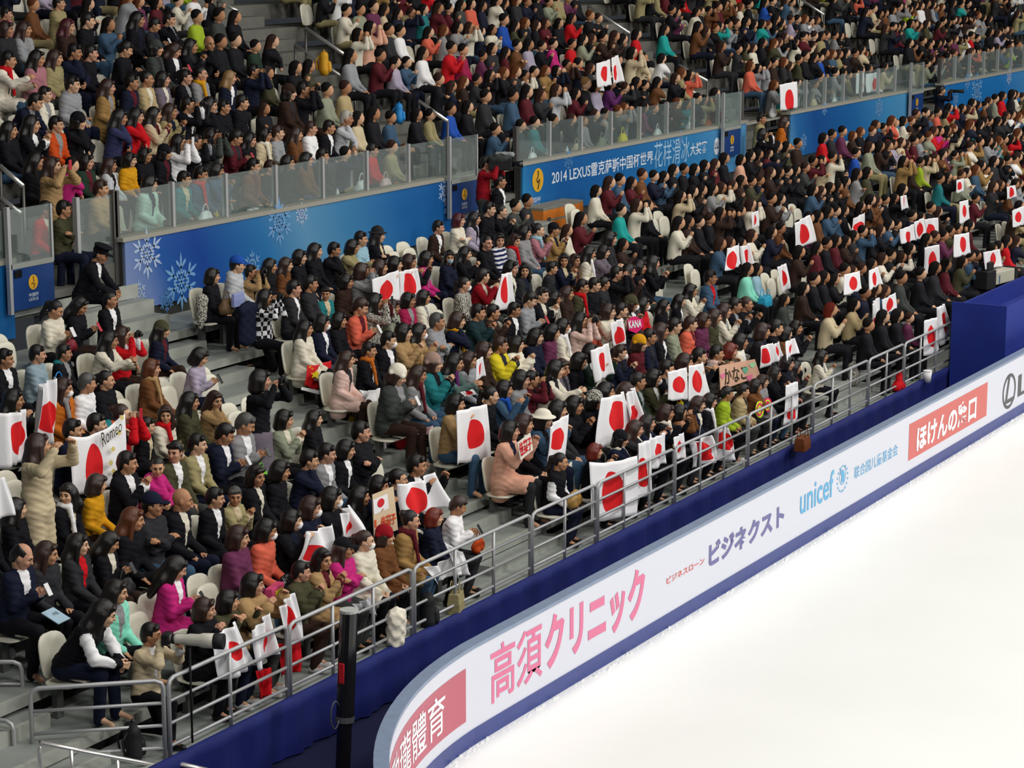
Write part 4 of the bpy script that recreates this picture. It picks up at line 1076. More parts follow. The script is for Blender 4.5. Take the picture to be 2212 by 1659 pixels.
UPPER = """
10 33 short k rose jacket lap 1 -
13 63 bob b charcoal coat lap 1 -
52 63 long b heather jacket lap 1 -
127 7 short k khaki jacket crossed 1 -
154 57 long m darkbrown jacket lap 1 -
174 43 short k black jacket lap 1 -
311 40 long k black jacket lap 1 -
323 55 short k charcoal jacket phone 1 -
355 43 short k black jacket chin 1 -
425 37 short k lime jacket lap 1 scarf=orange
472 33 short k graphite jacket lap 1 -
508 37 long k black jacket lap 1 -
13 130 short k ivory coat reach 1 scarf=red
90 124 long k dustypink jacket lap 1 -
112 124 long b khaki jacket lap 1 -
147 110 short k navy jacket chin 1 -
187 114 short k black sweater lap 1 -
268 107 short k black jacket phone 1 -
345 104 beanie k graphite coat lap 1 hat=graphite
368 110 long b black jacket phone 1 shirt
411 100 long k black jacket clap 1 -
450 94 bald k black suit chin -1 -
478 90 short k black jacket lap 1 scarf=grey
505 87 short k black jacket lap 1 -
555 100 short k darkgreen jacket lap 1 shirt
585 90 long b black jacket chin 1 -
150 181 short k heather hoodie lap 1 -
97 204 short k cream jacket lap 1 -
227 187 long b camel coat lap 1 -
278 177 short k navy jacket lap 1 -
316 171 bun k sand jacket lap 1 -
351 171 bob k greypurple jacket lap 1 -
401 167 short k black jacket lap 1 -
432 160 bun k grey jacket lap 1 scarf=mustard
492 167 long s navy coat lap 2 -
549 154 short k navy jacket camera 1 -
585 160 short b olive jacket phone 1 -
70 221 short k navy jacket lean 1 -
130 268 short k burntorange jacket lap 1 -
160 264 beanie k black jacket chin 1 hat=black
67 268 long k black suit clap 1 shirt
20 281 long k black jacket lap 1 -
258 254 long k indigo jacket chin 1 -
291 251 long k red jacket chin 1 -
335 248 long k beige coat clap 1 -
365 241 long b khaki jacket clap 1 -
405 227 short k black suit camera 1 shirt
452 227 long k black hoodie chin 1 -
485 231 short k black hoodie lap 1 -
515 221 short k black jacket lap 1 -
626 200 beanie k darkbrown coat lap 1 hat=darkbrown
652 192 short k black jacket camera 1 -
706 195 short k sage jacket lap 1 -
745 190 short b sand coat lap 1 -
385 308 long k white jacket camera 1 -
415 308 short k black jacket camera 1 -
455 294 bob k graphite jacket camera 1 -
512 298 short k maroon jacket phone 1 -
542 301 long k black jacket lap 1 -
565 291 bob k beige coat lap 1 scarf=ivory
592 288 short b heather sweater lap 1 -
642 290 long b brown coat lap 1 -
670 278 short b white jacket lap 1 -
706 274 short k black jacket lap 1 -
747 256 short w silver sweater chin 1 -
70 348 long k black jacket lap 1 -
114 358 long b tan coat standcamera 1 stand
187 350 bob k darkgreen jacket lap 1 -
248 356 long b silver jacket lap 1 -
291 342 bob k mustard sweater lap 1 -
308 336 bob k black jacket lap 1 -
345 330 beanie k black coat lap 1 hat=black
217 408 short b tan jacket lap 1 down
318 396 bob k seafoam coat lap 2 -
398 385 short k teal jacket lap 1 -
432 375 short k denim jacket lap 1 scarf=red
458 371 bob k denim jacket clap 1 -
542 358 short k brown jacket lap 1 -
579 361 short b black jacket lap 1 -
622 351 long k black jacket lap 1 -
662 345 long k brown jacket lap 1 -
696 337 short k black jacket lap 1 -
773 256 long k beige coat lap 1 -
807 246 long k black coat lap 1 -
844 254 short k denim jacket lap 1 -
901 248 cap k black jacket lap 1 hat=black
937 250 short k khaki jacket phone 1 -
974 236 short k blue jacket lap 1 -
1011 231 bob k black jacket lap 1 -
804 325 short k red jacket lap 1 -
847 318 short b khaki jacket lap 1 -
1070 280 short k denim jacket clap 1 -
1125 272 short k darkteal jacket lap 1 -
1155 265 short k teal jacket lap 1 scarf=mustard
1196 260 short k black suit lap 1 -
777 74 bob k cream jacket camera 1 -
797 57 cap k salmon jacket camera 1 hat=graphite
840 64 short k charcoal jacket lap 1 -
864 67 short k white jacket lap 1 -
927 70 long k coral jacket clap 1 -
757 110 long k heather jacket lap 1 -
914 115 long k white jacket lap -2 -
974 104 short k red jacket clap 1 -
1000 108 short k raspberry jacket lap 1 -
820 120 short k maroon jacket clap 1 -
855 135 long k lilac jacket lap 1 -
1088 43 short k blue jacket lap 1 -
1235 40 long k red jacket clap 1 -
1195 95 short k magenta jacket lap 1 -
1366 114 cap k beige jacket camera 1 hat=sand
1376 74 bob k red jacket lap 1 -
1436 64 long k turquoise jacket lap 1 -
1108 207 short k denim jacket lap 1 -
1202 194 long b silver jacket camera 1 -
1265 181 short s black jacket lap 1 -
1319 181 bob k purple jacket clap 1 -
1048 205 short k charcoal jacket lap 1 -
1145 200 long k maroon jacket phone 1 -
"""

HAIRW = dict(k='black', b='brown', a='auburn', m='dark red', r='reddish', g='grey', w='white', s='fair')
HATW = dict(beanie='beanie', cap='cap', bucket='brimmed hat', fedora='fedora', police='police cap')
POSEW = dict(lap='', lapb='', clap='clapping', phone='holding a phone', camera='taking a photo', kneelcamera='kneeling with camera', flag='holding a flag', reach='reaching forward', crossed='arms crossed', chin='hand at chin', knees='hands on knees', lean='leaning forward',
             standflag='standing with a flag', standcamera='standing taking a photo', shoot='kneeling with a long lens', stand='standing')
COLW = dict(palepink='pale pink', dustypink='dusty pink', darkbrown='dark brown', darkgreen='dark green', darkteal='dark teal', greypurple='grey purple', greyteal='grey teal', burntorange='burnt orange', slate='grey blue', indigo='dark blue', silver='light grey',
            heather='grey', graphite='dark grey', mushroom='beige', seafoam='pale green', sky='light blue', ivory='off white', sand='yellowish tan', stripe='navy and white', plaid='black and white plaid', tweed='grey patterned', knit='black and white knit', mint='mint green')
def colw(c): return COLW.get(c, c)
def looks(r):
    h = HATW.get(r['hair'])
    hats = [e.split('=')[1] for e in r['ex'] if e.startswith('hat=')]
    if r['hair'] == 'police': hp = 'police cap'
    elif h: hp = (colw(hats[0]) + ' ' if hats else '') + h
    elif r['hair'] in ('bald', 'balding', 'shaved'): hp = dict(bald='bald head', balding='balding head', shaved='shaved head')[r['hair']]
    else: hp = dict(short='short %s hair', bob='%s bob', long='long %s hair', pony='%s ponytail', bun='%s hair tied up')[r['hair']] % HAIRW[r['hc']]
    if 'mask' in r['ex'] or 'bluemask' in r['ex']: hp += ' and mask'
    return '%s %s' % (colw(r['top']), GWORD.get(r['garm'], r['garm'])), hp
def parse(txt, up):
    out = []
    for l in txt.strip().splitlines():
        t = l.split(); px, py = float(t[0]), float(t[1]); ex = [] if t[8] == '-' else t[8].split(',')
        r = dict(px=px, py=py, hair=t[2], hc=t[3], top=t[4], garm=t[5], pose=t[6], yaw=int(t[7]), ex=ex, up=up)
        s = skeleton(t[6], 0); hy, hz = s.head[1], s.head[2]; best = None
        for k in range(-1, 8) if not up else range(0, 12):
            y, z = (upY(k), UZ + UR * k) if up else (hipY(k), max(0., zrow(k)))
            p = ony(px, py, y + hy); e = p[2] - z - hz
            if best is None or abs(e) < abs(best[0]): best = (e, k, p[0], y, z, hz)
        e, k, x, y, z, hz = best
        if 'stand=stairs' in ex and r['hair'] == 'police': y, k = 20.85, 7; p = ony(px, py, y + hy); x = p[0]; z = p[2] - hz; e = 0
        r.update(row=k, x=x, y=y, z=z, sc=min(1.1, max(.86, (hz + e) / hz)))
        if 'child' in ex: r['sc'] = .82
        r['depth'] = proj((x, y, z + 1))[2]; out.append(r)
    return out
PEOPLE = parse(LOWER, False) + parse(UPPER, True)
# neighbours a little apart, never pushed through one another
for up in (False, True):
    for k in range(-1, 12):
        row = sorted([r for r in PEOPLE if r['row'] == k and r['up'] == up], key=lambda r: r['x'])
        for _ in range(12):
            for a, b in zip(row, row[1:]):
                g = b['x'] - a['x']
                if g < .43:
                    d = (.43 - g) / 2
                    a['x'] -= d; b['x'] += d
EMPTY = [(48, 735), (5, 745), (255, 845), (298, 880), (385, 830), (505, 900), (545, 975), (20, 1040), (62, 1030), (215, 1095), (88, 1385), (288, 1310), (322, 1280), (440, 1235), (412, 1262), (478, 1082), (585, 1290), (268, 1445), (845, 540), (872, 530), (903, 528), (800, 640), (775, 635),
         (940, 655), (1195, 1060), (1270, 1010), (1700, 445), (1720, 440), (1497, 585), (1510, 590), (880, 560), (25, 1045), (415, 650), (330, 845), (1240, 470)]
def seatpos(px, py):
    best = None
    for k in range(-1, 7):
        p = ony(px, py, hipY(k) + .1); e = p[2] - max(0, zrow(k)) - .66
        if best is None or abs(e) < abs(best[0]): best = (e, k, p[0])
    return best
empties = []
for px, py in EMPTY:
    e, k, x = seatpos(px, py)
    if all(abs(x - r['x']) > .4 for r in PEOPLE if not r['up'] and r['row'] == k) and all(abs(x - q[1]) > .42 for q in empties if q[0] == k): empties.append((k, x))
# seats between the people marked above: plainly dressed spectators, or empty chairs on the left block
r4 = random.Random(11)
DARKS = ['black'] * 7 + ['navy', 'charcoal', 'charcoal', 'graphite', 'darkbrown', 'darkbrown', 'grey', 'olive', 'maroon', 'brown', 'beige', 'cream', 'plum', 'denim']
def inaisle(x, ais): return any(a - .22 < x < b + .22 for a, b in ais)
for k in range(-1, 7):
    xs = sorted([r['x'] for r in PEOPLE if not r['up'] and r['row'] == k] + [q[1] for q in empties if q[0] == k])
    x = 17.5
    while x < 47.5:
        if not (k < 0 and x > 42) and not inaisle(x, AISLES) and all(abs(x - v) > .44 for v in xs):
            px, py, dp = proj((x, hipY(k), max(0, zrow(k)) + .8))
            near = min((abs(x - v) for v in xs), default=9)
            if -40 < px < 2230 and py < 1690:
                if k >= 0 and (x < 24.8 or (k == 6 and 30.5 < x < 33) or r4.random() < .10): empties.append((k, x))
                elif k >= 0:
                    lg = r4.random() < .62
                    PEOPLE.append(dict(px=px, py=py, hair=r4.choice(['long', 'bob', 'pony']) if lg else 'short', hc=r4.choice('kkkkb'), top=r4.choice(DARKS), garm=r4.choice(['jacket', 'jacket', 'coat', 'sweater']), pose=r4.choice(['lap', 'lap', 'lap', 'clap', 'clap', 'camera']), yaw=r4.choice([0, 1, 1, 1, 2]), ex=[], up=False, row=k, x=x, y=hipY(k), z=max(0, zrow(k)), sc=r4.uniform(.9, 1.02), depth=dp, fill=True))
                xs.append(x)
        x += .06
PEOPLE.sort(key=lambda r: r['depth'])
# the 300 that show largest become people of their own; those beyond join the distant crowd
NEAR = PEOPLE[:300]; FAR = PEOPLE[300:]
def blockname(x, up):
    a = UA if up else AISLES
    if up: return 'upper left block' if x < a[1][0] else 'upper middle block' if x < a[2][0] else 'upper right block'
    return 'left block' if x < AISLES[1][1] else 'middle block' if x < AISLES[2][1] else 'right block'
cnt = {}; labels = set()
rows = {}
for r in NEAR: rows.setdefault((r['up'], r['row'], blockname(r['x'], r['up'])), []).append(r)
for key, rr in rows.items():
    rr.sort(key=lambda r: r['x'])
    for i, r in enumerate(rr):
        rown = 'front row' if (r['row'] == (0 if r['up'] else -1)) else ORD[r['row'] + (0 if r['up'] else 1)] + ' row'
        r['place'] = '%s in %s, %s' % (ORD[i], rown, key[2])
        a, hp = looks(r); who = 'child' if 'child' in r['ex'] else 'person'
        if r['hair'] == 'police': lab = 'police officer with peaked cap sitting on the stairs by the wall gap'
        elif r['hair'] == 'shaved': lab = 'police officer with shaved head sitting on the stairs looking down'
        elif r['pose'] == 'shoot': lab = 'kneeling photographer in beige jacket behind a long white lens'
        else:
            pw = POSEW[r['pose']]; lab = '%s in %s, %s, %s' % (who, a, hp, (pw + ', ' if pw else '') + r['place'])
            if len(lab.replace(',', '').split()) > 16: lab = '%s in %s, %s, %s' % (who, a, hp.replace(' and mask', ''), r['place'])
            if len(lab.replace(',', '').split()) > 16: lab = '%s in %s, %s' % (who, a, r['place'])
        assert lab not in labels, lab; labels.add(lab); r['label'] = lab
HELD = []
for r in NEAR:
    ex = list(r['ex'])
    if r['row'] == -1 and not r['up']: ex.append('feet')
    rz = r4.uniform(.02, .30) if r['yaw'] > -2 else r4.uniform(-.15, .1)
    o = make_person((r['x'], r['y'], r['z']), rz, r['sc'], r['hair'], r['hc'], r['top'], r['garm'], r['pose'], r['yaw'], ex)
    tag(o, r['label'], 'child' if 'child' in ex else 'police officer' if r['hair'] in ('police', 'shaved') else 'person', 'spectators in the ' + ('upper' if r['up'] else 'lower') + ' stand')
    r['obj'] = o
    if r['pose'] in ('phone', 'camera', 'kneelcamera', 'standcamera'): HELD.append((r, len(PERSONS) - 1))

# ------------------------------------------------------------ chairs
def panel(w, h, t, curve, n=22, p=3.2):     # rounded shell in the XZ plane, curved towards -Y at the sides
    V = []; F = []; rings = (1, .93, .6, .25)
    for side in (0, 1):
        for q in rings:
            for i in range(n):
                a = 2 * math.pi * i / n; cx, cz = math.cos(a), math.sin(a)
                u = abs(cx) ** (2 / p) * math.copysign(1, cx) * q; v = abs(cz) ** (2 / p) * math.copysign(1, cz) * q
                V.append((u * w / 2, -curve * u * u + (t / 2 if side else -t / 2) * (1 if q < 1 else .3), v * h / 2 + h / 2))
        V.append((0, (t / 2 if side else -t / 2), h / 2))
    m = len(rings) * n + 1
    for side in (0, 1):
        for r in range(len(rings) - 1):
            for i in range(n): f = (side * m + r * n + i, side * m + r * n + (i + 1) % n, side * m + (r + 1) * n + (i + 1) % n, side * m + (r + 1) * n + i); F.append(f if side else f[::-1])
        for i in range(n): f = (side * m + (len(rings) - 1) * n + i, side * m + (len(rings) - 1) * n + (i + 1) % n, side * m + m - 1); F.append(f if side else f[::-1])
    for i in range(n): F.append((i, (i + 1) % n, m + (i + 1) % n, m + i))
    return V, F
bv, bf = panel(.43, .46, .035, .05); sv, sf = panel(.42, .42, .045, .03)
BACKM = mesh('chair_backrest', [(x, y + .17 + (z) * .16, z + .44) for x, y, z in bv], bf, True, (WHITEPLASTIC,))
SEATD = mesh('chair_seat', [(x, -z + .19, .43 + y * .6) for x, y, z in sv], sf, True, (WHITEPLASTIC,))
SEATU = mesh('chair_seat_folded', [(x * .95, .06 + z * .10 + y, z * .95 + .41) for x, y, z in sv], sf, True, (WHITEPLASTIC,))
pb = MB(); pb.box(-.05, .05, .10, .17, 0, .40); pb.box(-.19, .19, .09, .18, .36, .42); PEDM = pb.mesh('chair_pedestal', mat('chair_metal', lin('6d706e'), .5, .4))
NCH = 0; used = {}
def chair(x, y, z, folded, label):
    o = link('stadium_chair', PEDM, loc=(x, y, z), rz=r4.uniform(-.04, .04)); tag(o, label, 'chair', 'cream stadium chairs')
    link('backrest', BACKM, o); link('seat', SEATU if folded else SEATD, o); return o
erow = {}
for k, x in sorted(empties): erow.setdefault((k, blockname(x, False)), []).append(x)
for (k, bn), xs in erow.items():
    for i, x in enumerate(sorted(xs)):
        rown = 'front row' if k == -1 else ORD[k + 1] + ' row'
        chair(x, hipY(k), max(0, zrow(k)), True, 'empty cream chair, seat folded up, %s empty in %s, %s' % (ORD[i], rown, bn))
for r in NEAR:
    if not r['up'] and r['row'] < 7 and 'stand' not in r['ex'] and 'kneel' not in r['ex'] and r['hair'] not in ('police', 'shaved') and r['depth'] < 44:
        chair(r['x'], r['y'] + .02, r['z'], False, 'occupied cream chair under ' + ('child' if 'child' in r['ex'] else 'person') + ', %s' % r['place'])
# ------------------------------------------------------------ the distant crowd: more people than one could list, kept as one object
def far_template(pose, hair, legs='sit'):
    s = skeleton(pose, 18); M = headmat(s); parts = []
    hv, hf = blob([('e', (0, -.004, -.002), (.078, .102, .118), 0), ('e', (0, -.095, -.02), (.016, .022, .025), .02)], .034, 0); parts.append((xf(hv, M), hf, 0))
    ha = blob([C(a, b, .036, .036, .02) for a, b in ((s.hr, s.hr + (s.hr - s.er) * .3), (s.hl, s.hl + (s.hl - s.el) * .3))] + [C(s.neck, s.head - (0, 0, .06), .05, .05, .02)], .036, 0); parts.append((ha[0], ha[1], 0))
    if hair == 'short': P = [('e', (0, .020, .038), (.089, .102, .108), 0), ('-b', (0, -.12, -.06), (.12, .095, .115), .005), ('-b', (0, -.03, -.2), (.2, .06, .17), .01)]
    elif hair == 'bob': P = [('e', (0, .022, .03), (.092, .104, .106), 0), C((0, .05, 0), (0, .06, -.09), .09, .085, .03), ('-e', (0, -.115, -.045), (.10, .115, .125), .004)]
    else: P = [('e', (0, .022, .03), (.092, .104, .106), 0), C((0, .06, 0), (0, .10, -.30), .09, .085, .03, .9, 1.2), ('-e', (0, -.115, -.045), (.10, .115, .13), .004)]
    v, f = blob(P, .033, 0); parts.append((xf(v, M), f, 1))
    Tp, A = top_prims(s, 'jacket'); v, f = blob(Tp + A, .047, 1); parts.append((v, f, 2))
    L = [C(s.hipr, s.hipl, .115, .115, .05)]
    for a, b, c in ((s.hipr, s.kr, s.ar), (s.hipl, s.kl, s.al)): L += [C(a, b, .09, .07, .03), C(b, c - (0, 0, .08), .066, .055, .03)]
    v, f = blob(L, .055, 0); parts.append((v, f, 3))
    V, F = join([(a, b) for a, b, _ in parts]); cl = np.concatenate([np.full(len(a), c) for a, _, c in parts]); return V, F, cl
FT = {(p, h): far_template(p, h) for p in ('lap', 'clap', 'camera', 'crossed', 'chin') for h in ('short', 'bob', 'long')}
CV, CF, CC = [], [], []; nv = 0; NFAR = 0
SKL = [np.array(lin(h)) for h in ('c99a78', 'bd8b68', 'd3a98a', 'b07f5e')]
def add_far(x, y, z, pose, hair, hc, top, leg, rz, sc):
    global nv, NFAR
    V, F, cl = FT[(pose if (pose, hair) in FT else 'lap', hair)]
    c, s = math.cos(rz), math.sin(rz); P = V * sc; Q = np.stack([P[:, 0] * c - P[:, 1] * s + x, P[:, 0] * s + P[:, 1] * c + y, P[:, 2] + z], 1)
    pal = np.stack([SKL[NFAR % 4], np.array(lin(HAIRC[hc])), np.array(lin(HEX[top])), np.array(lin(HEX[leg]))])
    CV.append(Q); CF.append(F + nv); CC.append(pal[cl]); nv += len(V); NFAR += 1
r5 = random.Random(23)
TOPS = ['black'] * 30 + ['navy'] * 9 + ['charcoal'] * 9 + ['graphite'] * 5 + ['grey'] * 4 + ['heather'] * 3 + ['brown'] * 4 + ['darkbrown'] * 7 + ['cream'] * 4 + ['beige'] * 3 + ['khaki'] * 3 + ['olive'] * 5 + ['red'] * 3 + ['maroon'] * 6 + ['plum'] * 3 + ['teal'] * 2 + ['denim'] * 3 + ['white'] * 2 + ['magenta', 'coral', 'turquoise', 'lime', 'mustard', 'lilac', 'blue', 'rose'] + ['sage'] * 2 + ['camel'] * 2
taken = [(r['y'], r['x']) for r in PEOPLE]
for r in FAR:
    h = {'short': 'short', 'long': 'long', 'pony': 'long'}.get(r['hair'], 'bob'); add_far(r['x'], r['y'], r['z'], r['pose'], h, r['hc'], r['top'], 'black', .2, r['sc'])
LIGHTS = ['beige', 'cream', 'khaki', 'ivory', 'sand', 'camel', 'heather', 'sage', 'maroon', 'red', 'teal']
def fill(y, z, x0, x1, ais, gap, lt=0.):
    x = x0
    while x < x1:
        step = r5.uniform(.45, .52)
        if not inaisle(x, ais) and not any(abs(y - ty) < .3 and abs(x - tx) < .42 for ty, tx in taken):
            px, py, _ = proj((x, y, z + 1.1))
            if -40 < px < 2260 and py > -70 and r5.random() > gap:
                hr = r5.random(); hair = 'long' if hr < .36 else 'bob' if hr < .62 else 'short'
                add_far(x, y + r5.uniform(-.04, .04), z, r5.choice(['lap', 'lap', 'lap', 'clap', 'clap', 'camera', 'crossed', 'chin']), hair, r5.choice('kkkkkkbba'), r5.choice(LIGHTS) if r5.random() < lt else r5.choice(TOPS), r5.choice(['black', 'black', 'navy', 'denim', 'charcoal', 'khaki']), r5.uniform(-.15, .55), r5.uniform(.88, 1.04))
        x += step
for k in range(NUP): fill(upY(k), UZ + UR * k, 23.2, UX1, UA, .05)
for k in range(0, 7): fill(hipY(k), max(0, zrow(k)), 47.5, 72, AISLES, .04, .28)
V = np.concatenate(CV); F = np.concatenate(CF); Cc = np.concatenate(CC)
me = mesh('spectator_crowd', V, F, True)
at = me.color_attributes.new('Col', 'FLOAT_COLOR', 'POINT'); at.data.foreach_set('color', np.concatenate([Cc, np.ones((len(Cc), 1))], 1).astype(np.float32).ravel())
m = bpy.data.materials.new('crowd_clothes'); m.use_nodes = True; b = m.node_tree.nodes['Principled BSDF']; a = m.node_tree.nodes.new('ShaderNodeVertexColor'); a.layer_name = 'Col'
m.node_tree.links.new(a.outputs[0], b.inputs['Base Color']); b.inputs['Roughness'].default_value = .8; b.inputs['Specular IOR Level'].default_value = .2; me.materials.append(m)
cr = link('spectator_crowd', me); tag(cr, 'dense crowd of seated spectators filling the upper stand and the far right', 'crowd', kind='stuff')
# chairs of the distant seats
sbv, sbf = panel(.43, .44, .035, .05, 12); sbv = np.array([(x, y + .17 + z * .16, z + .44) for x, y, z in sbv]); CVs = []; Fs = []; n = 0
def seatrow(y, z, x0, x1, ais):
    global n
    x = x0
    while x < x1:
        px, py, _ = proj((x, y, z + .7))
        if not inaisle(x, ais) and -30 < px < 2240 and py > -20: CVs.append(sbv + (x, y, z)); Fs.extend([tuple(i + n for i in f) for f in sbf]); n += len(sbv)
        x += .485
for k in range(0, 9): seatrow(upY(k) + .03, UZ + UR * k, 23.2, 70, UA)
for k in range(0, 7): seatrow(hipY(k) + .03, zrow(k), 47.5, 68, AISLES)
tag(link('seat_rows', mesh('seat_rows', np.concatenate(CVs), Fs, True, (WHITEPLASTIC,))), 'rows of cream seat backs behind the crowd in the upper stand and far right', 'seats', kind='stuff')
# ------------------------------------------------------------ flags, signs and other things people hold
def disc_mat(cu, cv, ru, rv, tail=0):
    key = 'flag_%s' % '_'.join('%.2f' % v for v in (cu, cv, ru, rv, tail))
    if key in MATS: return MATS[key]
    m = mat(key, (.86, .86, .89), .75, bump=.15, bscale=30); nt = m.node_tree; b = nt.nodes['Principled BSDF']
    uv = nt.nodes.new('ShaderNodeUVMap'); uv.uv_map = 'UVMap'; mp = nt.nodes.new('ShaderNodeMapping')
    mp.inputs['Location'].default_value = (-cu / ru, -cv / rv, 0); mp.inputs['Scale'].default_value = (1 / ru, 1 / rv, 1)
    L = nt.nodes.new('ShaderNodeVectorMath'); L.operation = 'LENGTH'; c = nt.nodes.new('ShaderNodeMath'); c.operation = 'LESS_THAN'; c.inputs[1].default_value = 1
    mx = nt.nodes.new('ShaderNodeMix'); mx.data_type = 'RGBA'; mx.inputs[6].default_value = (.86, .86, .89, 1); mx.inputs[7].default_value = (*lin('dc1a20'), 1)
    nt.links.new(uv.outputs[0], mp.inputs[0]); nt.links.new(mp.outputs[0], L.inputs[0]); nt.links.new(L.outputs['Value'], c.inputs[0]); nt.links.new(c.outputs[0], mx.inputs[0]); nt.links.new(mx.outputs[2], b.inputs['Base Color'])
    MATS[key] = m; return m
def nearest(px, py):
    best = None
    for r in PEOPLE:
        d = (r['px'] - px) ** 2 + (r['py'] - py) ** 2
        if best is None or d < best[0]: best = (d, r)
    return best[1]
def cloth_sheet(name, quad, Y, m, wave=.03, sag=.0, thick=.006, nu=18, nv=14, tilt=0., ph=0.):
    P = [ony(q[0], q[1], Y) for q in quad]; TL, TR, BR, BL_ = P; V = []; UVs = []; F = []
    for j in range(nv + 1):
        v = j / nv
        for i in range(nu + 1):
            u = i / nu; p = (TL * (1 - u) + TR * u) * (1 - v) + (BL_ * (1 - u) + BR * u) * v
            W = np.linalg.norm(TR - TL)
            p = p + (0, -wave * math.sin(u * 7 + v * 2.1 + ph) * (.4 + .6 * v) + .5 * wave * math.sin(u * 15 + ph * 2) - tilt * v, -sag * W * 4 * u * (1 - u) * (1 - v) + .012 * math.sin(u * 11 + ph) * v)
            V.append(p); UVs.append((u, 1 - v))
    for j in range(nv):
        for i in range(nu): a = j * (nu + 1) + i; F.append((a, a + nu + 1, a + nu + 2, a + 1))
    V = np.array(V); c = V.mean(0); me = mesh(name, V - c, F, True, (m,))
    uvl = me.uv_layers.new(name='UVMap')
    for l in me.loops: uvl.data[l.index].uv = UVs[l.vertex_index]
    o = link(name, me, loc=c); s = o.modifiers.new('thickness', 'SOLIDIFY'); s.thickness = thick; s.offset = 0; return o
def holderY(h, d=.44): r = nearest(*h); return r['y'] - d * r['sc']
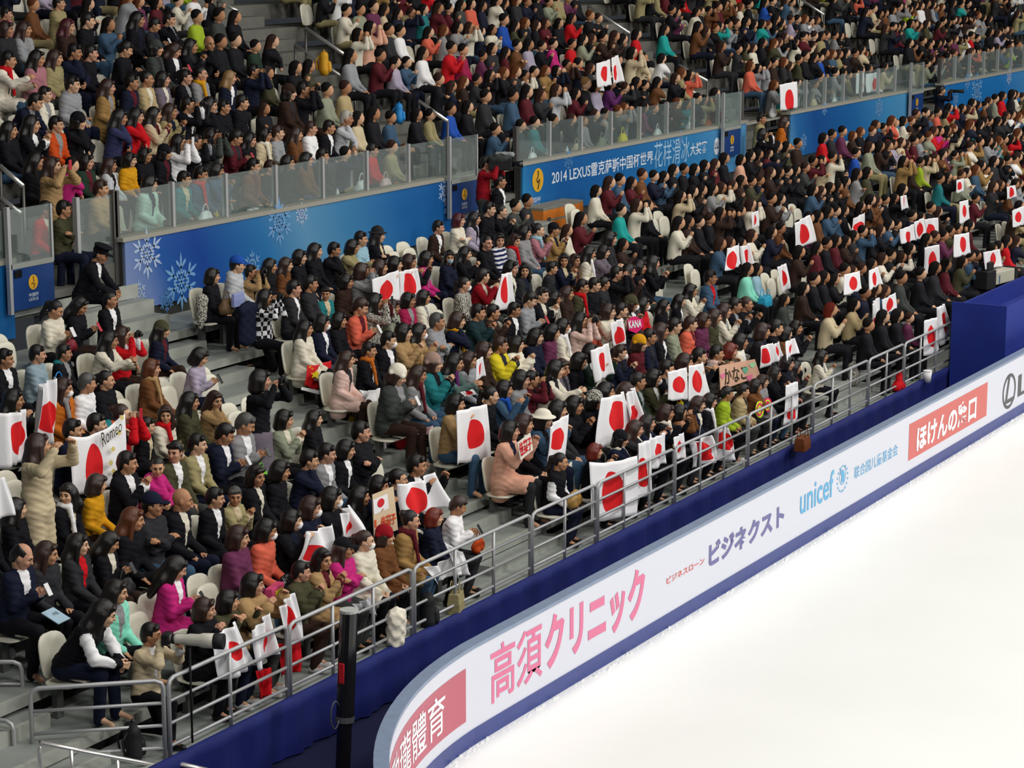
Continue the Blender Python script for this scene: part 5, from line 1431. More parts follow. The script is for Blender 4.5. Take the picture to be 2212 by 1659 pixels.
FL = [  # top left, top right, bottom right, bottom left, disc centre and radii, holder, wave, sag, label
 ((986, 888), (1052, 873), (1060, 990), (984, 1004), (.56, .5, .26, .27), (984, 872), .02, .0, 'big smooth flag with large red disc held by the tan jacket above the middle aisle'),
 ((1186, 922), (1226, 893), (1224, 985), (1184, 1000), (.5, .52, .28, .27), (1173, 907), .02, .0, 'flag with red disc held by the person in the cream brimmed hat'),
 ((1301, 862), (1350, 846), (1372, 925), (1292, 972), (.55, .5, .3, .36), (1308, 845), .03, .0, 'larger of two overlapping flags beside the knitted hat, red disc full'),
 ((1352, 850), (1372, 836), (1388, 905), (1362, 938), (.4, .3, .4, .32), (1349, 846), .03, .0, 'smaller of two overlapping flags beside the knitted hat, disc half hidden'),
 ((1274, 998), (1374, 984), (1376, 1110), (1276, 1132), (.46, .48, .24, .35), (1286, 976), .02, .03, 'widest flag draped over the front rail, huge red disc'),
 ((1376, 962), (1403, 948), (1414, 1062), (1377, 1078), (.38, .45, .22, .27), (1372, 927), .02, .0, 'narrow flag at the front rail right of the widest flag'),
 ((1406, 948), (1437, 934), (1436, 1002), (1410, 1012), (.42, .5, .24, .25), (1399, 914), .02, .0, 'small flag held by the navy suit above the front rail'),
 ((1454, 946), (1478, 934), (1480, 990), (1456, 994), (.5, .52, .24, .3), (1439, 892), .015, .0, 'small upright flag left of the crumpled flags at the front rail'),
 ((1488, 955), (1528, 938), (1550, 990), (1500, 1014), (.5, .55, .36, .4), (1470, 891), .05, .08, 'crumpled flag on laps behind the front rail below the brown jacket'),
 ((1546, 930), (1568, 918), (1600, 988), (1556, 996), (.45, .62, .34, .3), (1527, 866), .05, .05, 'crumpled flag on laps left of the pink quilted legs'),
 ((864, 1046), (938, 1020), (972, 1096), (870, 1118), (.32, .42, .24, .42), (852, 1038), .04, .04, 'big creased flag held across the aisle edge above the reddish bob'),
 ((735, 1112), (757, 1091), (793, 1152), (730, 1176), (.45, .45, .22, .3), (704, 1081), .05, .0, 'triangular hanging flag held by the person in black with mask'),
 ((655, 1148), (708, 1130), (728, 1200), (646, 1222), (.42, .28, .2, .26), (641, 1120), .05, .09, 'drooping flag with scalloped top behind the long haired clapping person'),
 ((460, 1376), (512, 1343), (558, 1440), (480, 1470), (.52, .5, .2, .22), (443, 1316), .03, .0, 'leftmost of three flags over the front rail beside the photographer'),
 ((545, 1362), (583, 1323), (596, 1410), (550, 1446), (.6, .45, .2, .3), (498, 1297), .03, .0, 'middle of three flags over the front rail near the photographer'),
 ((604, 1312), (634, 1280), (655, 1378), (616, 1400), (.45, .56, .26, .32), (539, 1266), .03, .0, 'rightmost of three flags over the front rail near the photographer'),
 ((84, 838), (116, 814), (121, 945), (80, 968), (.55, .42, .3, .26), (102, 950), .05, .0, 'tall folded flag held up by the standing beige coat'),
 ((0, 893), (58, 884), (62, 1000), (-6, 1010), (.66, .52, .32, .32), (29, 864), .04, .03, 'flag with red disc at the left picture edge beside the standing beige coat'),
 ((803, 604), (862, 583), (862, 648), (804, 660), (.52, .42, .25, .38), (821, 578), .015, .0, 'left one of two joined flags below the fedora'),
 ((862, 587), (898, 579), (911, 640), (864, 650), (.5, .5, .32, .38), (853, 571), .02, .0, 'right one of two joined flags below the fedora'),
 ((1082, 594), (1106, 586), (1120, 664), (1067, 671), (.38, .54, .13, .37), (1042, 597), .02, .0, 'narrow flag held out by the crimson jacket'),
 ((1278, 757), (1314, 741), (1324, 808), (1286, 826), (.5, .52, .19, .3), (1267, 763), .015, .0, 'flag with slim red disc held by the dark green jacket'),
 ((1318, 699), (1346, 687), (1352, 742), (1320, 752), (.55, .4, .34, .34), (1311, 674), .02, .0, 'flag held by the cream jacket left of the pink heart fan'),
 ((1441, 803), (1480, 793), (1487, 862), (1444, 866), (.6, .5, .26, .28), (1438, 791), .015, .02, 'left of two side by side flags left of the pink handmade sign'),
 ((1488, 790), (1520, 782), (1536, 850), (1490, 868), (.42, .5, .22, .34), (1509, 767), .015, .02, 'right of two side by side flags left of the pink handmade sign'),
 ((1030, 778), (1043, 770), (1047, 812), (1026, 824), (.52, .5, .18, .3), (1008, 776), .01, .0, 'tiny hand flag held by the grey jacket beside the yellow puffer'),
 ((994, 848), (1018, 838), (1033, 852), (1004, 858), (.5, .5, .25, .3), (976, 785), .01, .0, 'tiny flag lying on the lap of the purple scarf wearer'),
 ((1640, 750), (1668, 740), (1676, 780), (1643, 798), (.4, .5, .22, .36), (1633, 835), .02, .0, 'round edged flag above the pink handmade sign'),
 ((1668, 745), (1684, 738), (1693, 772), (1672, 782), (.4, .5, .15, .35), (1654, 824), .02, .0, 'narrow folded flag between two round edged flags'),
 ((1696, 738), (1718, 730), (1724, 762), (1694, 778), (.5, .5, .2, .3), (1683, 788), .02, .0, 'rightmost round edged flag beside the aisle floor'),
 ((1698, 832), (1720, 824), (1722, 905), (1692, 922), (.6, .22, .2, .16), (1674, 808), .02, .0, 'long hanging flag beside the clapping dark coat at the front rail'),
 ((1994, 694), (2026, 684), (2032, 758), (1996, 770), (.48, .5, .2, .32), (1965, 700), .015, .0, 'flag over the front rail near the blue camera platform'),
 ((2026, 664), (2040, 656), (2058, 720), (2032, 746), (.55, .5, .25, .3), (1965, 700), .02, .0, 'second flag nearest the blue camera platform'),
 ((1905, 648), (1935, 632), (1937, 668), (1905, 682), (.52, .48, .24, .4), (1893, 625), .01, .0, 'flag with five sided looking disc right of the cream beanie'),
 ((1884, 656), (1896, 642), (1900, 690), (1884, 716), (.5, .2, .2, .12), (1870, 632), .02, .0, 'thin folded flag beside the cream beanie'),
 ((1823, 594), (1858, 585), (1863, 625), (1824, 638), (.5, .45, .22, .36), (1846, 658), .01, .0, 'flag held high behind the navy suit near the far aisle'),
 ((1878, 584), (1896, 576), (1905, 614), (1877, 626), (.5, .45, .25, .36), (1893, 625), .01, .0, 'flag held high left of the off white coats'),
 ((1679, 577), (1698, 569), (1708, 620), (1688, 638), (.5, .5, .25, .3), (1636, 582), .015, .0, 'flag right of the mint green coat'),
 ((1996, 535), (2028, 528), (2032, 588), (1996, 592), (.55, .4, .22, .4), (1950, 559), .012, .0, 'flag hanging above the off white coats on the right'),
 ((2062, 508), (2094, 502), (2097, 548), (2062, 556), (.5, .5, .2, .36), (2044, 572), .012, .0, 'flag above the maroon coat wearing a mask'),
 ((2124, 545), (2160, 538), (2163, 576), (2126, 582), (.55, .5, .2, .4), (2044, 572), .012, .0, 'flag beside the pale television camera'),
 ((1717, 482), (1748, 464), (1764, 520), (1718, 540), (.46, .45, .24, .36), (1696, 651), .015, .0, 'big upright flag in front of the empty white seats on the right'),
 ((1840, 476), (1868, 458), (1872, 494), (1840, 502), (.5, .3, .3, .3), (1850, 331), .02, .0, 'creased flag below the blue shopping bag'),
 ((1945, 496), (1974, 484), (1976, 520), (1948, 526), (.48, .3, .22, .4), (1907, 559), .012, .0, 'left of three joined flags on the right'),
 ((1974, 480), (1996, 470), (2000, 512), (1976, 520), (.5, .5, .3, .38), (1907, 559), .012, .0, 'middle of three joined flags on the right'),
 ((1996, 474), (2024, 470), (2027, 510), (2000, 512), (.4, .3, .34, .4), (1950, 559), .015, .0, 'right of three joined flags on the right'),
 ((1570, 538), (1598, 525), (1604, 572), (1568, 586), (.4, .4, .25, .42), (1535, 599), .02, .02, 'left one of two flags above the denim jacket'),
 ((1600, 532), (1620, 526), (1626, 572), (1604, 580), (.5, .4, .3, .42), (1535, 599), .02, .02, 'right one of two flags above the denim jacket'),
 ((1623, 460), (1638, 455), (1640, 488), (1623, 496), (.5, .5, .18, .34), (1602, 345), .01, .0, 'small flag left of the empty white seats on the right'),
 ((2065, 390), (2081, 385), (2083, 412), (2066, 418), (.45, .5, .25, .3), (1850, 331), .008, .0, 'small flag high up on the right with a neat disc'),
 ((2073, 436), (2092, 431), (2095, 474), (2074, 484), (.45, .5, .2, .3), (1850, 331), .008, .0, 'upright flag below the small flag high up on the right'),
 ((1945, 424), (1958, 421), (1961, 450), (1946, 454), (.5, .6, .12, .4), (1850, 331), .01, .0, 'flag folded to a red sliver below the blue jacket'),
 ((2175, 404), (2192, 400), (2196, 424), (2175, 432), (.5, .5, .25, .4), (2044, 572), .01, .0, 'small flag near the right picture edge, upper'),
 ((2185, 456), (2212, 444), (2214, 484), (2188, 492), (.5, .5, .22, .3), (2044, 572), .01, .0, 'two tone flag cut by the right picture edge, lower'),
 ((1290, 137), (1318, 128), (1320, 185), (1292, 188), (.5, .5, .3, .3), (1265, 181), .015, .0, 'left one of two flags held high in the upper stand'),
 ((1320, 126), (1336, 118), (1348, 176), (1321, 182), (.4, .4, .25, .3), (1319, 181), .02, .0, 'right one of two flags held high in the upper stand'),
 ((1684, 183), (1720, 176), (1723, 232), (1686, 240), (.55, .35, .22, .4), None, .012, .0, 'flag hung over the glass of the upper right balustrade'),
 ((1848, 160), (1868, 157), (1870, 198), (1850, 203), (.5, .4, .2, .25), None, .02, .0, 'left flag behind the upper right glass'),
 ((1872, 160), (1896, 156), (1898, 196), (1872, 200), (.7, .4, .25, .35), None, .02, .0, 'right flag behind the upper right glass')]
for i, (a, b, c, d, dm, h, wv, sg, lab) in enumerate(FL):
    Y = 21.50 if h is None and a[0] < 1700 else 21.78 if h is None else None
    if Y is None:
        # hold the cloth in front of the row the people around it sit in
        mx, my = (a[0] + b[0]) / 2, (a[1] + b[1]) / 2; cands = [r for r in PEOPLE if abs(r['px'] - mx) < 60 and abs(r['py'] - my) < 55]
        Y = holderY(h) if abs(h[0] - mx) < 75 and abs(h[1] - my) < 70 else None
        if Y is None:
            k = min(range(-1, 7), key=lambda k: abs(ony(mx, my, hipY(k) - .42)[2] - max(0, zrow(k)) - 1.15)); Y = hipY(k) - .42
    if lab.startswith(('widest', 'narrow flag at', 'leftmost of three', 'middle of three flags over', 'rightmost of three', 'small flag held by the navy', 'small upright flag left', 'flag over the front', 'second flag nearest', 'long hanging')): Y = max(min(Y, 14.02), 14.0)
    o = cloth_sheet('national_flag', (a, b, c, d), Y, disc_mat(*dm), wv * 1.7, sg, ph=i * 1.7); tag(o, lab, 'flag', 'red disc flags')
# drawn-on banner on the left: red vase-shaped disc and handwriting
Y = holderY((163, 927)) - .12
o = cloth_sheet('fan_banner', ((149, 942), (268, 894), (272, 1040), (156, 1076)), Y, disc_mat(.42, .42, .17, .42), .03, .10, ph=.4); tag(o, 'wide white fan banner with a red shape and black script held behind the mustard sweater', 'banner')
def on_px(quad, Y):
    P = [ony(q[0], q[1], Y) for q in quad]
    return lambda u, v: tuple((P[0] * (1 - u) + P[1] * u) * v + (P[3] * (1 - u) + P[2] * u) * (1 - v))
tv, tf = text_geo('Romeo', .0); flat('handwriting', tv, tf, INK, o, on_px(((218, 936), (262, 905), (264, 930), (222, 966)), Y - .07))
V, F = disc(12)
for i, (x, y) in enumerate(((264, 902), (258, 935), (245, 970), (240, 1000), (246, 1018))): flat('gold_dot', V, F, mat('pale_gold', lin('d8c878'), .6), o, on_px(((x - 5, y - 5), (x + 4, y - 6), (x + 4, y + 5), (x - 5, y + 6)), Y - .06 - .005 * i))
o = cloth_sheet('fan_banner', ((-14, 1035), (10, 1030), (34, 1110), (-12, 1125)), holderY((49, 1095)) + .25, WHITE, .04, .0); tag(o, 'white cloth cut off by the left edge above the long black hair', 'banner')
# rigid signs
def sign(name, quad, Y, m, label, cat='sign'):
    P = [ony(q[0], q[1], Y) for q in quad]; c = sum(P) / 4; V = [p - c + (0, dy, 0) for dy in (-.006, .006) for p in P]
    F = [(0, 1, 2, 3), (7, 6, 5, 4)] + [(i, i + 4, (i + 1) % 4 + 4, (i + 1) % 4) for i in range(4)]
    me = mesh(name, V, F, False, (m,)); bm = bmesh.new(); bm.from_mesh(me); bmesh.ops.recalc_face_normals(bm, faces=bm.faces); bm.to_mesh(me); bm.free()
    o = link(name, me, loc=c); bpy.context.view_layer.update(); tag(o, label, cat); return o
def lettering(o, txt, quad, Y, m, bold=.02, name='lettering'): tv, tf = text_geo(txt, bold); return flat(name, tv, tf, m, o, on_px(quad, Y))
PINKC = mat('card_pink', lin('dcae94'), .7); REDINK = mat('red_ink', lin('cf2430'), .6); ORINK = mat('orange_ink', lin('d8522e'), .6); HOT = mat('hot_pink', lin('e0216f'), .5)
Y = holderY((1100, 931)); o = sign('hand_sign', ((1117, 957), (1145, 935), (1151, 972), (1124, 994)), Y, mat('card_white', lin('e9e4d6'), .6), 'white card sign with red characters held by the salmon pink coat')
lettering(o, '佳菜子', ((1120, 958), (1147, 941), (1150, 970), (1125, 987)), Y - .012, REDINK, .03)
Y = holderY((780, 1072)); o = sign('hand_sign', ((804, 1069), (849, 1051), (859, 1144), (808, 1164)), Y, mat('card_tan', lin('d9c4a4'), .7), 'tan poster with a small printed flag and orange characters held up over the crimson beanie')
flat('printed_flag', [(0, 0), (1, 0), (1, 1), (0, 1)], [(0, 1, 2, 3)], WHITE, o, on_px(((806, 1080), (837, 1066), (840, 1098), (808, 1112)), Y - .010)); V, F = disc()
flat('printed_disc', V, F, REDINK, o, on_px(((815, 1080), (830, 1074), (831, 1092), (816, 1099)), Y - .014)); lettering(o, '佳菜子', ((822, 1117), (855, 1106), (856, 1130), (824, 1142)), Y - .012, ORINK, .035); lettering(o, 'I', ((809, 1124), (813, 1122), (814, 1138), (810, 1141)), Y - .012, ORINK, .03)
Y = holderY((1547, 764)); o = sign('hand_sign', ((1553, 790), (1630, 776), (1642, 812), (1556, 843)), Y, PINKC, 'long pink handmade sign with black brush characters and pastel hearts')
lettering(o, 'かなこ', ((1562, 797), (1612, 788), (1614, 818), (1566, 833)), Y - .012, INK, .015); lettering(o, '♥', ((1604, 794), (1616, 792), (1617, 806), (1605, 809)), Y - .013, mat('heart_green', lin('69b596'), .6), 0, 'heart'); lettering(o, '♥', ((1612, 812), (1626, 808), (1627, 820), (1613, 825)), Y - .013, mat('heart_pink', lin('e87aa2'), .6), 0, 'heart')
lettering(o, '♥', ((1556, 808), (1566, 806), (1567, 818), (1557, 820)), Y - .013, MATS['heart_pink'], 0, 'heart'); lettering(o, '♥', ((1618, 785), (1632, 781), (1634, 793), (1620, 797)), Y - .013, mat('heart_mint', lin('a9d9a9'), .6), 0, 'heart')
Y = holderY((1363, 657)); P = [ony(x, y, Y) for x, y in ((1355, 692), (1371, 683), (1387, 690), (1388, 706), (1374, 720), (1358, 714))]; c = sum(P) / 6; P = [p - c for p in P]
o = link('hand_fan', mesh('hand_fan', [p + (0, d, 0) for d in (-.01, .01) for p in P], [tuple(range(6)), tuple(range(11, 5, -1))] + [(i, i + 6, (i + 1) % 6 + 6, (i + 1) % 6) for i in range(6)], False, (HOT,)), loc=c); tag(o, 'hot pink hand fan with white letters held under the olive beanie', 'hand fan'); bpy.context.view_layer.update()
lettering(o, 'KANA', ((1357, 693), (1386, 690), (1386, 706), (1359, 710)), Y - .016, WHITE, .035)
YEL = mat('neon_yellow', lin('d8ee3e'), .5); NP = mat('neon_pink', lin('f0256e'), .5)
for (x, y, w2, h2, mm, lab) in ((1641, 886, 8, 18, YEL, 'neon yellow and pink megaphone shaped fan on a lap in the front row'), (1658, 876, 8, 15, NP, 'neon pink fan beside the neon yellow one in the front row')):
    Y = holderY((1610, 842), .3); V, F = disc(20); fn = on_px(((x - w2, y - h2), (x + w2, y - h2 - 3), (x + w2, y + h2 - 3), (x - w2, y + h2)), Y); c = np.array(fn(.5, .5))
    V3 = [np.array(fn(u, v)) - c for u, v in V]; n = len(V3); o = link('hand_fan', mesh('hand_fan', [p + (0, d, 0) for d in (-.012, .012) for p in V3], [tuple(range(n)), tuple(range(2 * n - 1, n - 1, -1))] + [(i, i + n, (i + 1) % n + n, (i + 1) % n) for i in range(n)], False, (mm,)), loc=c); tag(o, lab, 'hand fan', 'neon fans'); bpy.context.view_layer.update()
    V, F = ring_geo(24, .16); r_ = flat('rim_ring', V, F, NP if mm is YEL else YEL, o, on_px(((x - w2 * .8, y - h2 * .8), (x + w2 * .8, y - h2 * .8 - 3), (x + w2 * .8, y + h2 * .8 - 3), (x - w2 * .8, y + h2 * .8)), Y - .015))
# red flag with yellow stars across the knees of the cream coat
Y = holderY((668, 708), .30); o = cloth_sheet('national_flag', ((664, 790), (724, 776), (712, 848), (652, 832)), Y, mat('flag_red', lin('cf1620'), .7, bump=.2, bscale=30), .05, .02); tag(o, 'red flag with yellow stars over the knees of the cream coat by the aisle', 'flag'); bpy.context.view_layer.update()
STAR = mat('star_yellow', lin('e6cf1e'), .6)
def star(cx, cy, r): return [(cx + (r if i % 2 == 0 else r * .42) * math.cos(math.pi / 2 + i * math.pi / 5), cy + (r if i % 2 == 0 else r * .42) * math.sin(math.pi / 2 + i * math.pi / 5)) for i in range(10)]
for cx2, cy2, rr2 in ((.38, .55, .2), (.12, .9, .06), (.22, .8, .05)): flat('star', star(cx2, cy2, rr2), [tuple(range(10))], STAR, o, on_px(((664, 790), (724, 776), (712, 848), (652, 832)), Y - .085))
o2 = flat('white_hem', [(0, -.0), (1, -.0), (1, .12), (0, .12)], [(0, 1, 2, 3)], WHITE, o, on_px(((664, 790), (724, 776), (712, 858), (650, 842)), Y - .075))
# white programme cloth on the pale pink coat, towel on the front-row laps
for q, h, lab, mm in ((((776, 842), (822, 838), (812, 876), (782, 858)), (743, 775), 'white cloth with a red edge on the lap of the pale pink coat', WHITE), (((888, 930), (946, 912), (940, 930), (916, 948)), (901, 806), 'pink towel with a yellow round print on the lap by the red backpack', mat('towel_pink', lin('e8bcc6'), .8)),
                      (((760, 1305), (800, 1290), (812, 1330), (772, 1320)), (692, 1211), 'crumpled silver grey jacket on the lap behind the black pole', cloth('silver')), (((915, 1225), (985, 1195), (1000, 1235), (940, 1262)), (940, 1118), 'crumpled flag on laps of the navy coat in the front row', WHITE), (((960, 1170), (1000, 1192), (1012, 1240), (985, 1250)), (987, 1095), 'white flag hanging over the knee of the knit jacket', WHITE)):
    o = cloth_sheet('lap_cloth', q, holderY(h, .42), mm, .05, .05); tag(o, lab, 'cloth')
# phones and cameras
PHW = mat('phone_white', lin('d8d8da'), .3, spec=.5); PHB = mat('phone_black', (.015, .015, .018), .25, spec=.5); PHR = mat('phone_red', lin('b02436'), .3); SCREEN = mat('phone_screen', (.10, .13, .16), .1, emit=(.5, .7, .9), emits=.25)
seen = set()
for i, (r, idx) in enumerate(HELD):
    o0, s, rz, sc = PERSONS[idx]; mid = (s.hr + s.hl) / 2; kind = 'phone' if r['pose'] == 'phone' or i % 3 == 0 else 'camera'
    w0 = local_to_world(o0, mid + (np.array((0, -.10, .05)) if r['pose'] == 'phone' else np.array((0, -.07, .06)))); who = '%s, %s' % (looks(r)[0], r['place'])
    if kind == 'phone':
        cname, mm = (('white', PHW), ('black', PHB), ('black', PHB), ('red', PHR))[i % 4]
        b = MB(); b.box(-.036, .036, -.005, .005, -.07, .07); ph = b.obj('mobile_phone', mm, bevel=.006); ph.location = w0; ph.rotation_euler = (-.5 if r['pose'] == 'phone' else 0, 0, rz); box('screen', SCREEN, -.031, .031, .0051, .0062, -.058, .058, ph)
        lab = '%s phone held by %s' % (cname, who)
    else:
        b = MB(); b.box(-.06, .06, -.02, .025, -.038, .038); b.box(-.02, .02, -.015, .02, .038, .056); ph = b.obj('compact_camera', BLACKM, bevel=.006); ph.location = w0; ph.rotation_euler = (0, 0, rz)
        l = MB(); l.lathe([(.030, 0), (.030, .035), (.026, .04)], 14); lm = l.obj('lens', BLACKG, ph, True); lm.rotation_euler = (math.pi / 2, 0, 0); lm.location = (0, -.02, 0); lab = 'camera held up by %s' % who
    tag(ph, lab, kind, 'phones and cameras in use')
# ------------------------------------------------------------ bags, clothes and equipment
def put(o, loc, rz=0): o.location = loc; o.rotation_euler = (0, 0, rz); return o
def lump(name, prims, m, h=.014, wob=.0):
    V, F = blob(prims, h)
    if wob: V = V + wob * np.sin(V[:, [1, 2, 0]] * 47 + 1) * np.cos(V[:, [2, 0, 1]] * 39)
    return link(name, mesh(name, V, F, True, (m,)))
def tote(loc, w2, d2, h2, m, label, cat='bag', name='tote_bag', hand=True, rz=.2, print_m=None):
    b = MB(); t = .82
    for z, k in ((0, 1), (h2 * .5, 1.02), (h2, .96)): b.V += [(-w2 * k, -d2 * k * (1 if z < h2 else t), z), (w2 * k, -d2 * k * (1 if z < h2 else t), z), (w2 * k, d2 * k * (1 if z < h2 else t), z), (-w2 * k, d2 * k * (1 if z < h2 else t), z)]
    for r in (0, 1): b.F += [(r * 4 + i, r * 4 + (i + 1) % 4, r * 4 + 4 + (i + 1) % 4, r * 4 + 4 + i) for i in range(4)]
    b.F += [(3, 2, 1, 0), (8, 9, 10, 11)]; b.M = [0] * len(b.F); o = b.obj(name, m, bevel=.012); tag(o, label, cat)
    if hand:
        for y in (-d2 * .7, d2 * .7): MB().tube([(w2 * .5 * math.cos(a), y, h2 - .01 + .14 * math.sin(a)) for a in np.linspace(0, math.pi, 9)], .007, 6).obj('handle', m, o, True)
    if print_m: box('printed_panel', print_m, -w2 * .7, w2 * .5, -d2 * 1.03 - .003, -d2 * 1.03, h2 * .12, h2 * .82, o)
    return put(o, loc, rz)
def backpack(loc, s, m, label, rz=.3):
    o = lump('backpack', [C((0, 0, .09 * s), (0, .01, .30 * s), .135 * s, .115 * s, .03, .85, 1.25), C((-.05 * s, 0, .36 * s), (.05 * s, 0, .36 * s), .07 * s, .07 * s, .05)], m, .015 * s); tag(o, label, 'backpack')
    p = lump('front_pocket', [C((0, -.10 * s, .10 * s), (0, -.095 * s, .18 * s), .075 * s, .07 * s, .02, .8, 1.5)], m, .013 * s); p.parent = o
    for x in (-.07, .07): MB().tube([(x * s, .07 * s, .36 * s), (x * 1.2 * s, .15 * s, .26 * s), (x * 1.3 * s, .12 * s, .08 * s)], .014 * s, 6).obj('strap', m, o, True)
    MB().tube([(-.03 * s, 0, .42 * s), (0, 0, .47 * s), (.03 * s, 0, .42 * s)], .009 * s, 6).obj('grab_loop', m, o, True); return put(o, loc, rz)
def pouch(loc, s, m, label, name='handbag', cat='bag', rz=.2, handle=True):
    o = lump(name, [C((-.08 * s, 0, .07 * s), (.08 * s, 0, .07 * s), .075 * s, .075 * s, .03, 1, 1.3), C((-.06 * s, 0, .13 * s), (.06 * s, 0, .13 * s), .05 * s, .05 * s, .04, 1, 1.4)], m, .013 * s, .006); tag(o, label, cat)
    if handle: MB().tube([(.08 * s * math.cos(a), 0, (.15 + .11 * math.sin(a)) * s) for a in np.linspace(0, math.pi, 9)], .007 * s, 6).obj('handle', m, o, True)
    return put(o, loc, rz)
def lap(h, dx=0, d=.30, up=.60): r = nearest(*h); return np.array((r['x'] + dx, r['y'] - d * r['sc'], r['z'] + up * r['sc']))
PLAST = mat('thin_plastic', (.80, .82, .84), .3, spec=.5)
# --- on the floor and the steps
tote(onz(828, 966, 1.03), .12, .06, .25, cloth('white'), 'red and white paper shopping bag standing on the aisle step', 'shopping bag', 'shopping_bag', True, .35, mat('print_red', lin('c01c28'), .5))
backpack(onz(866, 968, 1.03), .62, mat('bag_red', lin('cf1a20'), .55), 'bright red backpack standing on the aisle step beside a paper bag')
tote(onz(764, 922, zrow(3)), .10, .05, .16, mat('bag_yellow', lin('d8b81c'), .5), 'small yellow carrier bag on the floor beside the pale pink coat', 'shopping bag', 'shopping_bag')
pouch(onz(790, 930, zrow(3)), 1.05, cloth('beige'), 'small beige ribbed handbag on the floor under the black coat', rz=.4)
backpack(onz(288, 1640, .0), .9, mat('bag_black', (.015, .015, .018), .6), 'black backpack on the floor behind the bottom left guard rail', 1.0)
o = lump('plastic_bag', [('e', (0, 0, .16), (.15, .12, .15), 0), C((0, 0, .24), (0, 0, .38), .06, .03, .06)], PLAST, .017, .014); tag(o, 'crumpled white plastic bag on the terrace at the left picture edge', 'plastic bag'); put(o, onz(28, 1478, zrow(0)))
def cup(loc, h, m, label, name='paper_cup'):
    b = MB(); b.lathe([(h * .30, 0), (h * .40, h)], 16); o = b.obj(name, m, smooth=True); tag(o, label, 'cup'); l = MB(); l.lathe([(h * .42, h), (h * .42, h * 1.05), (h * .36, h * 1.08)], 16); l.obj('lid', WHITE, o, True); return put(o, loc)
BLUEP = mat('cup_blue', lin('4a7ea8'), .5)
o = cup(onz(181, 1512, .12), .16, mat('cup_orange', lin('d88a2a'), .5), 'orange and blue drink cup on the floor behind the bottom left rail'); box('sleeve', BLUEP, -.055, .055, -.055, .055, .02, .07, o)
cup(onz(206, 1500, .12), .15, BLUEP, 'blue drink cup beside the orange one behind the bottom left rail')
tote(onz(1733, 972, 0), .17, .09, .22, mat('bag_leather', lin('6d3c1e'), .5), 'brown leather tote on the floor behind the front rail', rz=.1)
tote(onz(985, 1322, 0), .14, .08, .26, cloth('khaki'), 'khaki canvas tote on the floor behind the front rail near the navy coat', rz=.3)
backpack(onz(925, 1352, 0), .95, mat('bag_black2', (.012, .013, .016), .7), 'black backpack leaning behind the second guard rail joint', .6)
o = lump('fur_bag', [C((0, 0, .08), (.02, 0, .34), .12, .13, .05, .9, 1.2)], cloth('ivory'), .016, .012); tag(o, 'cream furry coat hanging by the rail in front of the brown coat', 'fur coat'); put(o, onz(855, 1396, 0))
cup(onz(2003, 825, 0), .2, WHITE, 'tall white paper cup on the floor near the blue platform')
o = lump('red_bag', [C((-.1, 0, .09), (.12, 0, .09), .085, .085, .03), C((0, 0, .15), (.03, 0, .3), .07, .05, .05)], cloth('red'), .016, .01); tag(o, 'bright red cloth bag behind the front rail near the black chair', 'bag'); put(o, onz(1940, 845, 0))
o = lump('stuffed_backpack', [C((0, 0, .1), (0, .02, .3), .13, .12, .03, .85, 1.2)], cloth('tweed'), .016, .006); tag(o, 'black and white patterned backpack on the floor beside the beige coat', 'backpack'); put(o, onz(1845, 830, zrow(0) - .1))
pouch(onz(1165, 1112, .0), 1.5, cloth('tweed'), 'black and white woven handbag at the feet of the salmon pink coat', rz=.5)
pouch(onz(1035, 1055, zrow(1)), 1.1, cloth('heather'), 'grey handbag on the terrace under the tan jacket', rz=.5)
# --- on laps
pouch(lap((120, 669), .1), .9, mat('bag_maroon', lin('7a1c2a'), .5), 'maroon handbag on the lap of the black varsity jacket by the stairs', rz=.2)
pouch(lap((459, 597), .05), 1.3, mat('bag_brown', lin('5e4830'), .6), 'brown handbag on the lap of the person at the aisle end of the top row')
tote(lap((459, 597), .18, .42, .72), .15, .03, .2, mat('bag_print', lin('8d98c8'), .4), 'blue and white printed plastic bag held by the short haired person at the aisle end', 'plastic bag', 'plastic_bag', False, .1)
o = lump('scarf_drape', [C((0, 0, .3), (0, .02, -.12), .07, .03, .03, .7), C((.06, 0, .3), (.05, 0, .0), .06, .04, .03)], cloth('tweed'), .013, .008); tag(o, 'black and white patterned shawl hanging over the chair at the top of the aisle', 'shawl'); put(o, ony(436, 690, hipY(6) - .12))
pouch(lap((80, 766), .25, .2), 1.2, mat('bag_blue', lin('2a86cc'), .35), 'bright blue plastic bag beside the person with the teal collar', 'plastic_bag', 'plastic bag')
o = lump('folded_scarf', [('e', (0, 0, .05), (.17, .12, .08), 0), ('e', (.12, -.03, .04), (.08, .08, .07), .03)], cloth('teal'), .014, .012); tag(o, 'green scarf bundle with an orange part on the lap of the white sweater', 'scarf'); put(o, lap((186, 825), .05, .28, .60)); p = lump('orange_part', [('e', (.14, -.05, .05), (.07, .07, .06), 0)], cloth('burntorange'), .013, .008); p.parent = o
def plush(loc, s, m, label, m2=None):
    o = lump('plush_toy', [('e', (0, 0, .10 * s), (.085 * s, .075 * s, .095 * s), 0), ('e', (0, -.01 * s, .245 * s), (.075 * s, .07 * s, .07 * s), .02 * s)], m, .011 * s); tag(o, label, 'plush toy')
    for sx in (-1, 1):
        for nm, c, r in (('ear', (sx * .058, 0, .315), .028), ('paw', (sx * .095, -.03, .13), .035), ('foot', (sx * .06, -.08, .03), .042)): e = lump(nm, [('e', tuple(v * s for v in c), (r * s, r * s, r * s * 1.15), 0)], m2 or m, .010 * s); e.parent = o
    return put(o, loc, .3)
plush(onz(148, 600, 3.02), 1.0, cloth('palepink'), 'pink plush toy sitting at the top of the stairs beside the police officer')
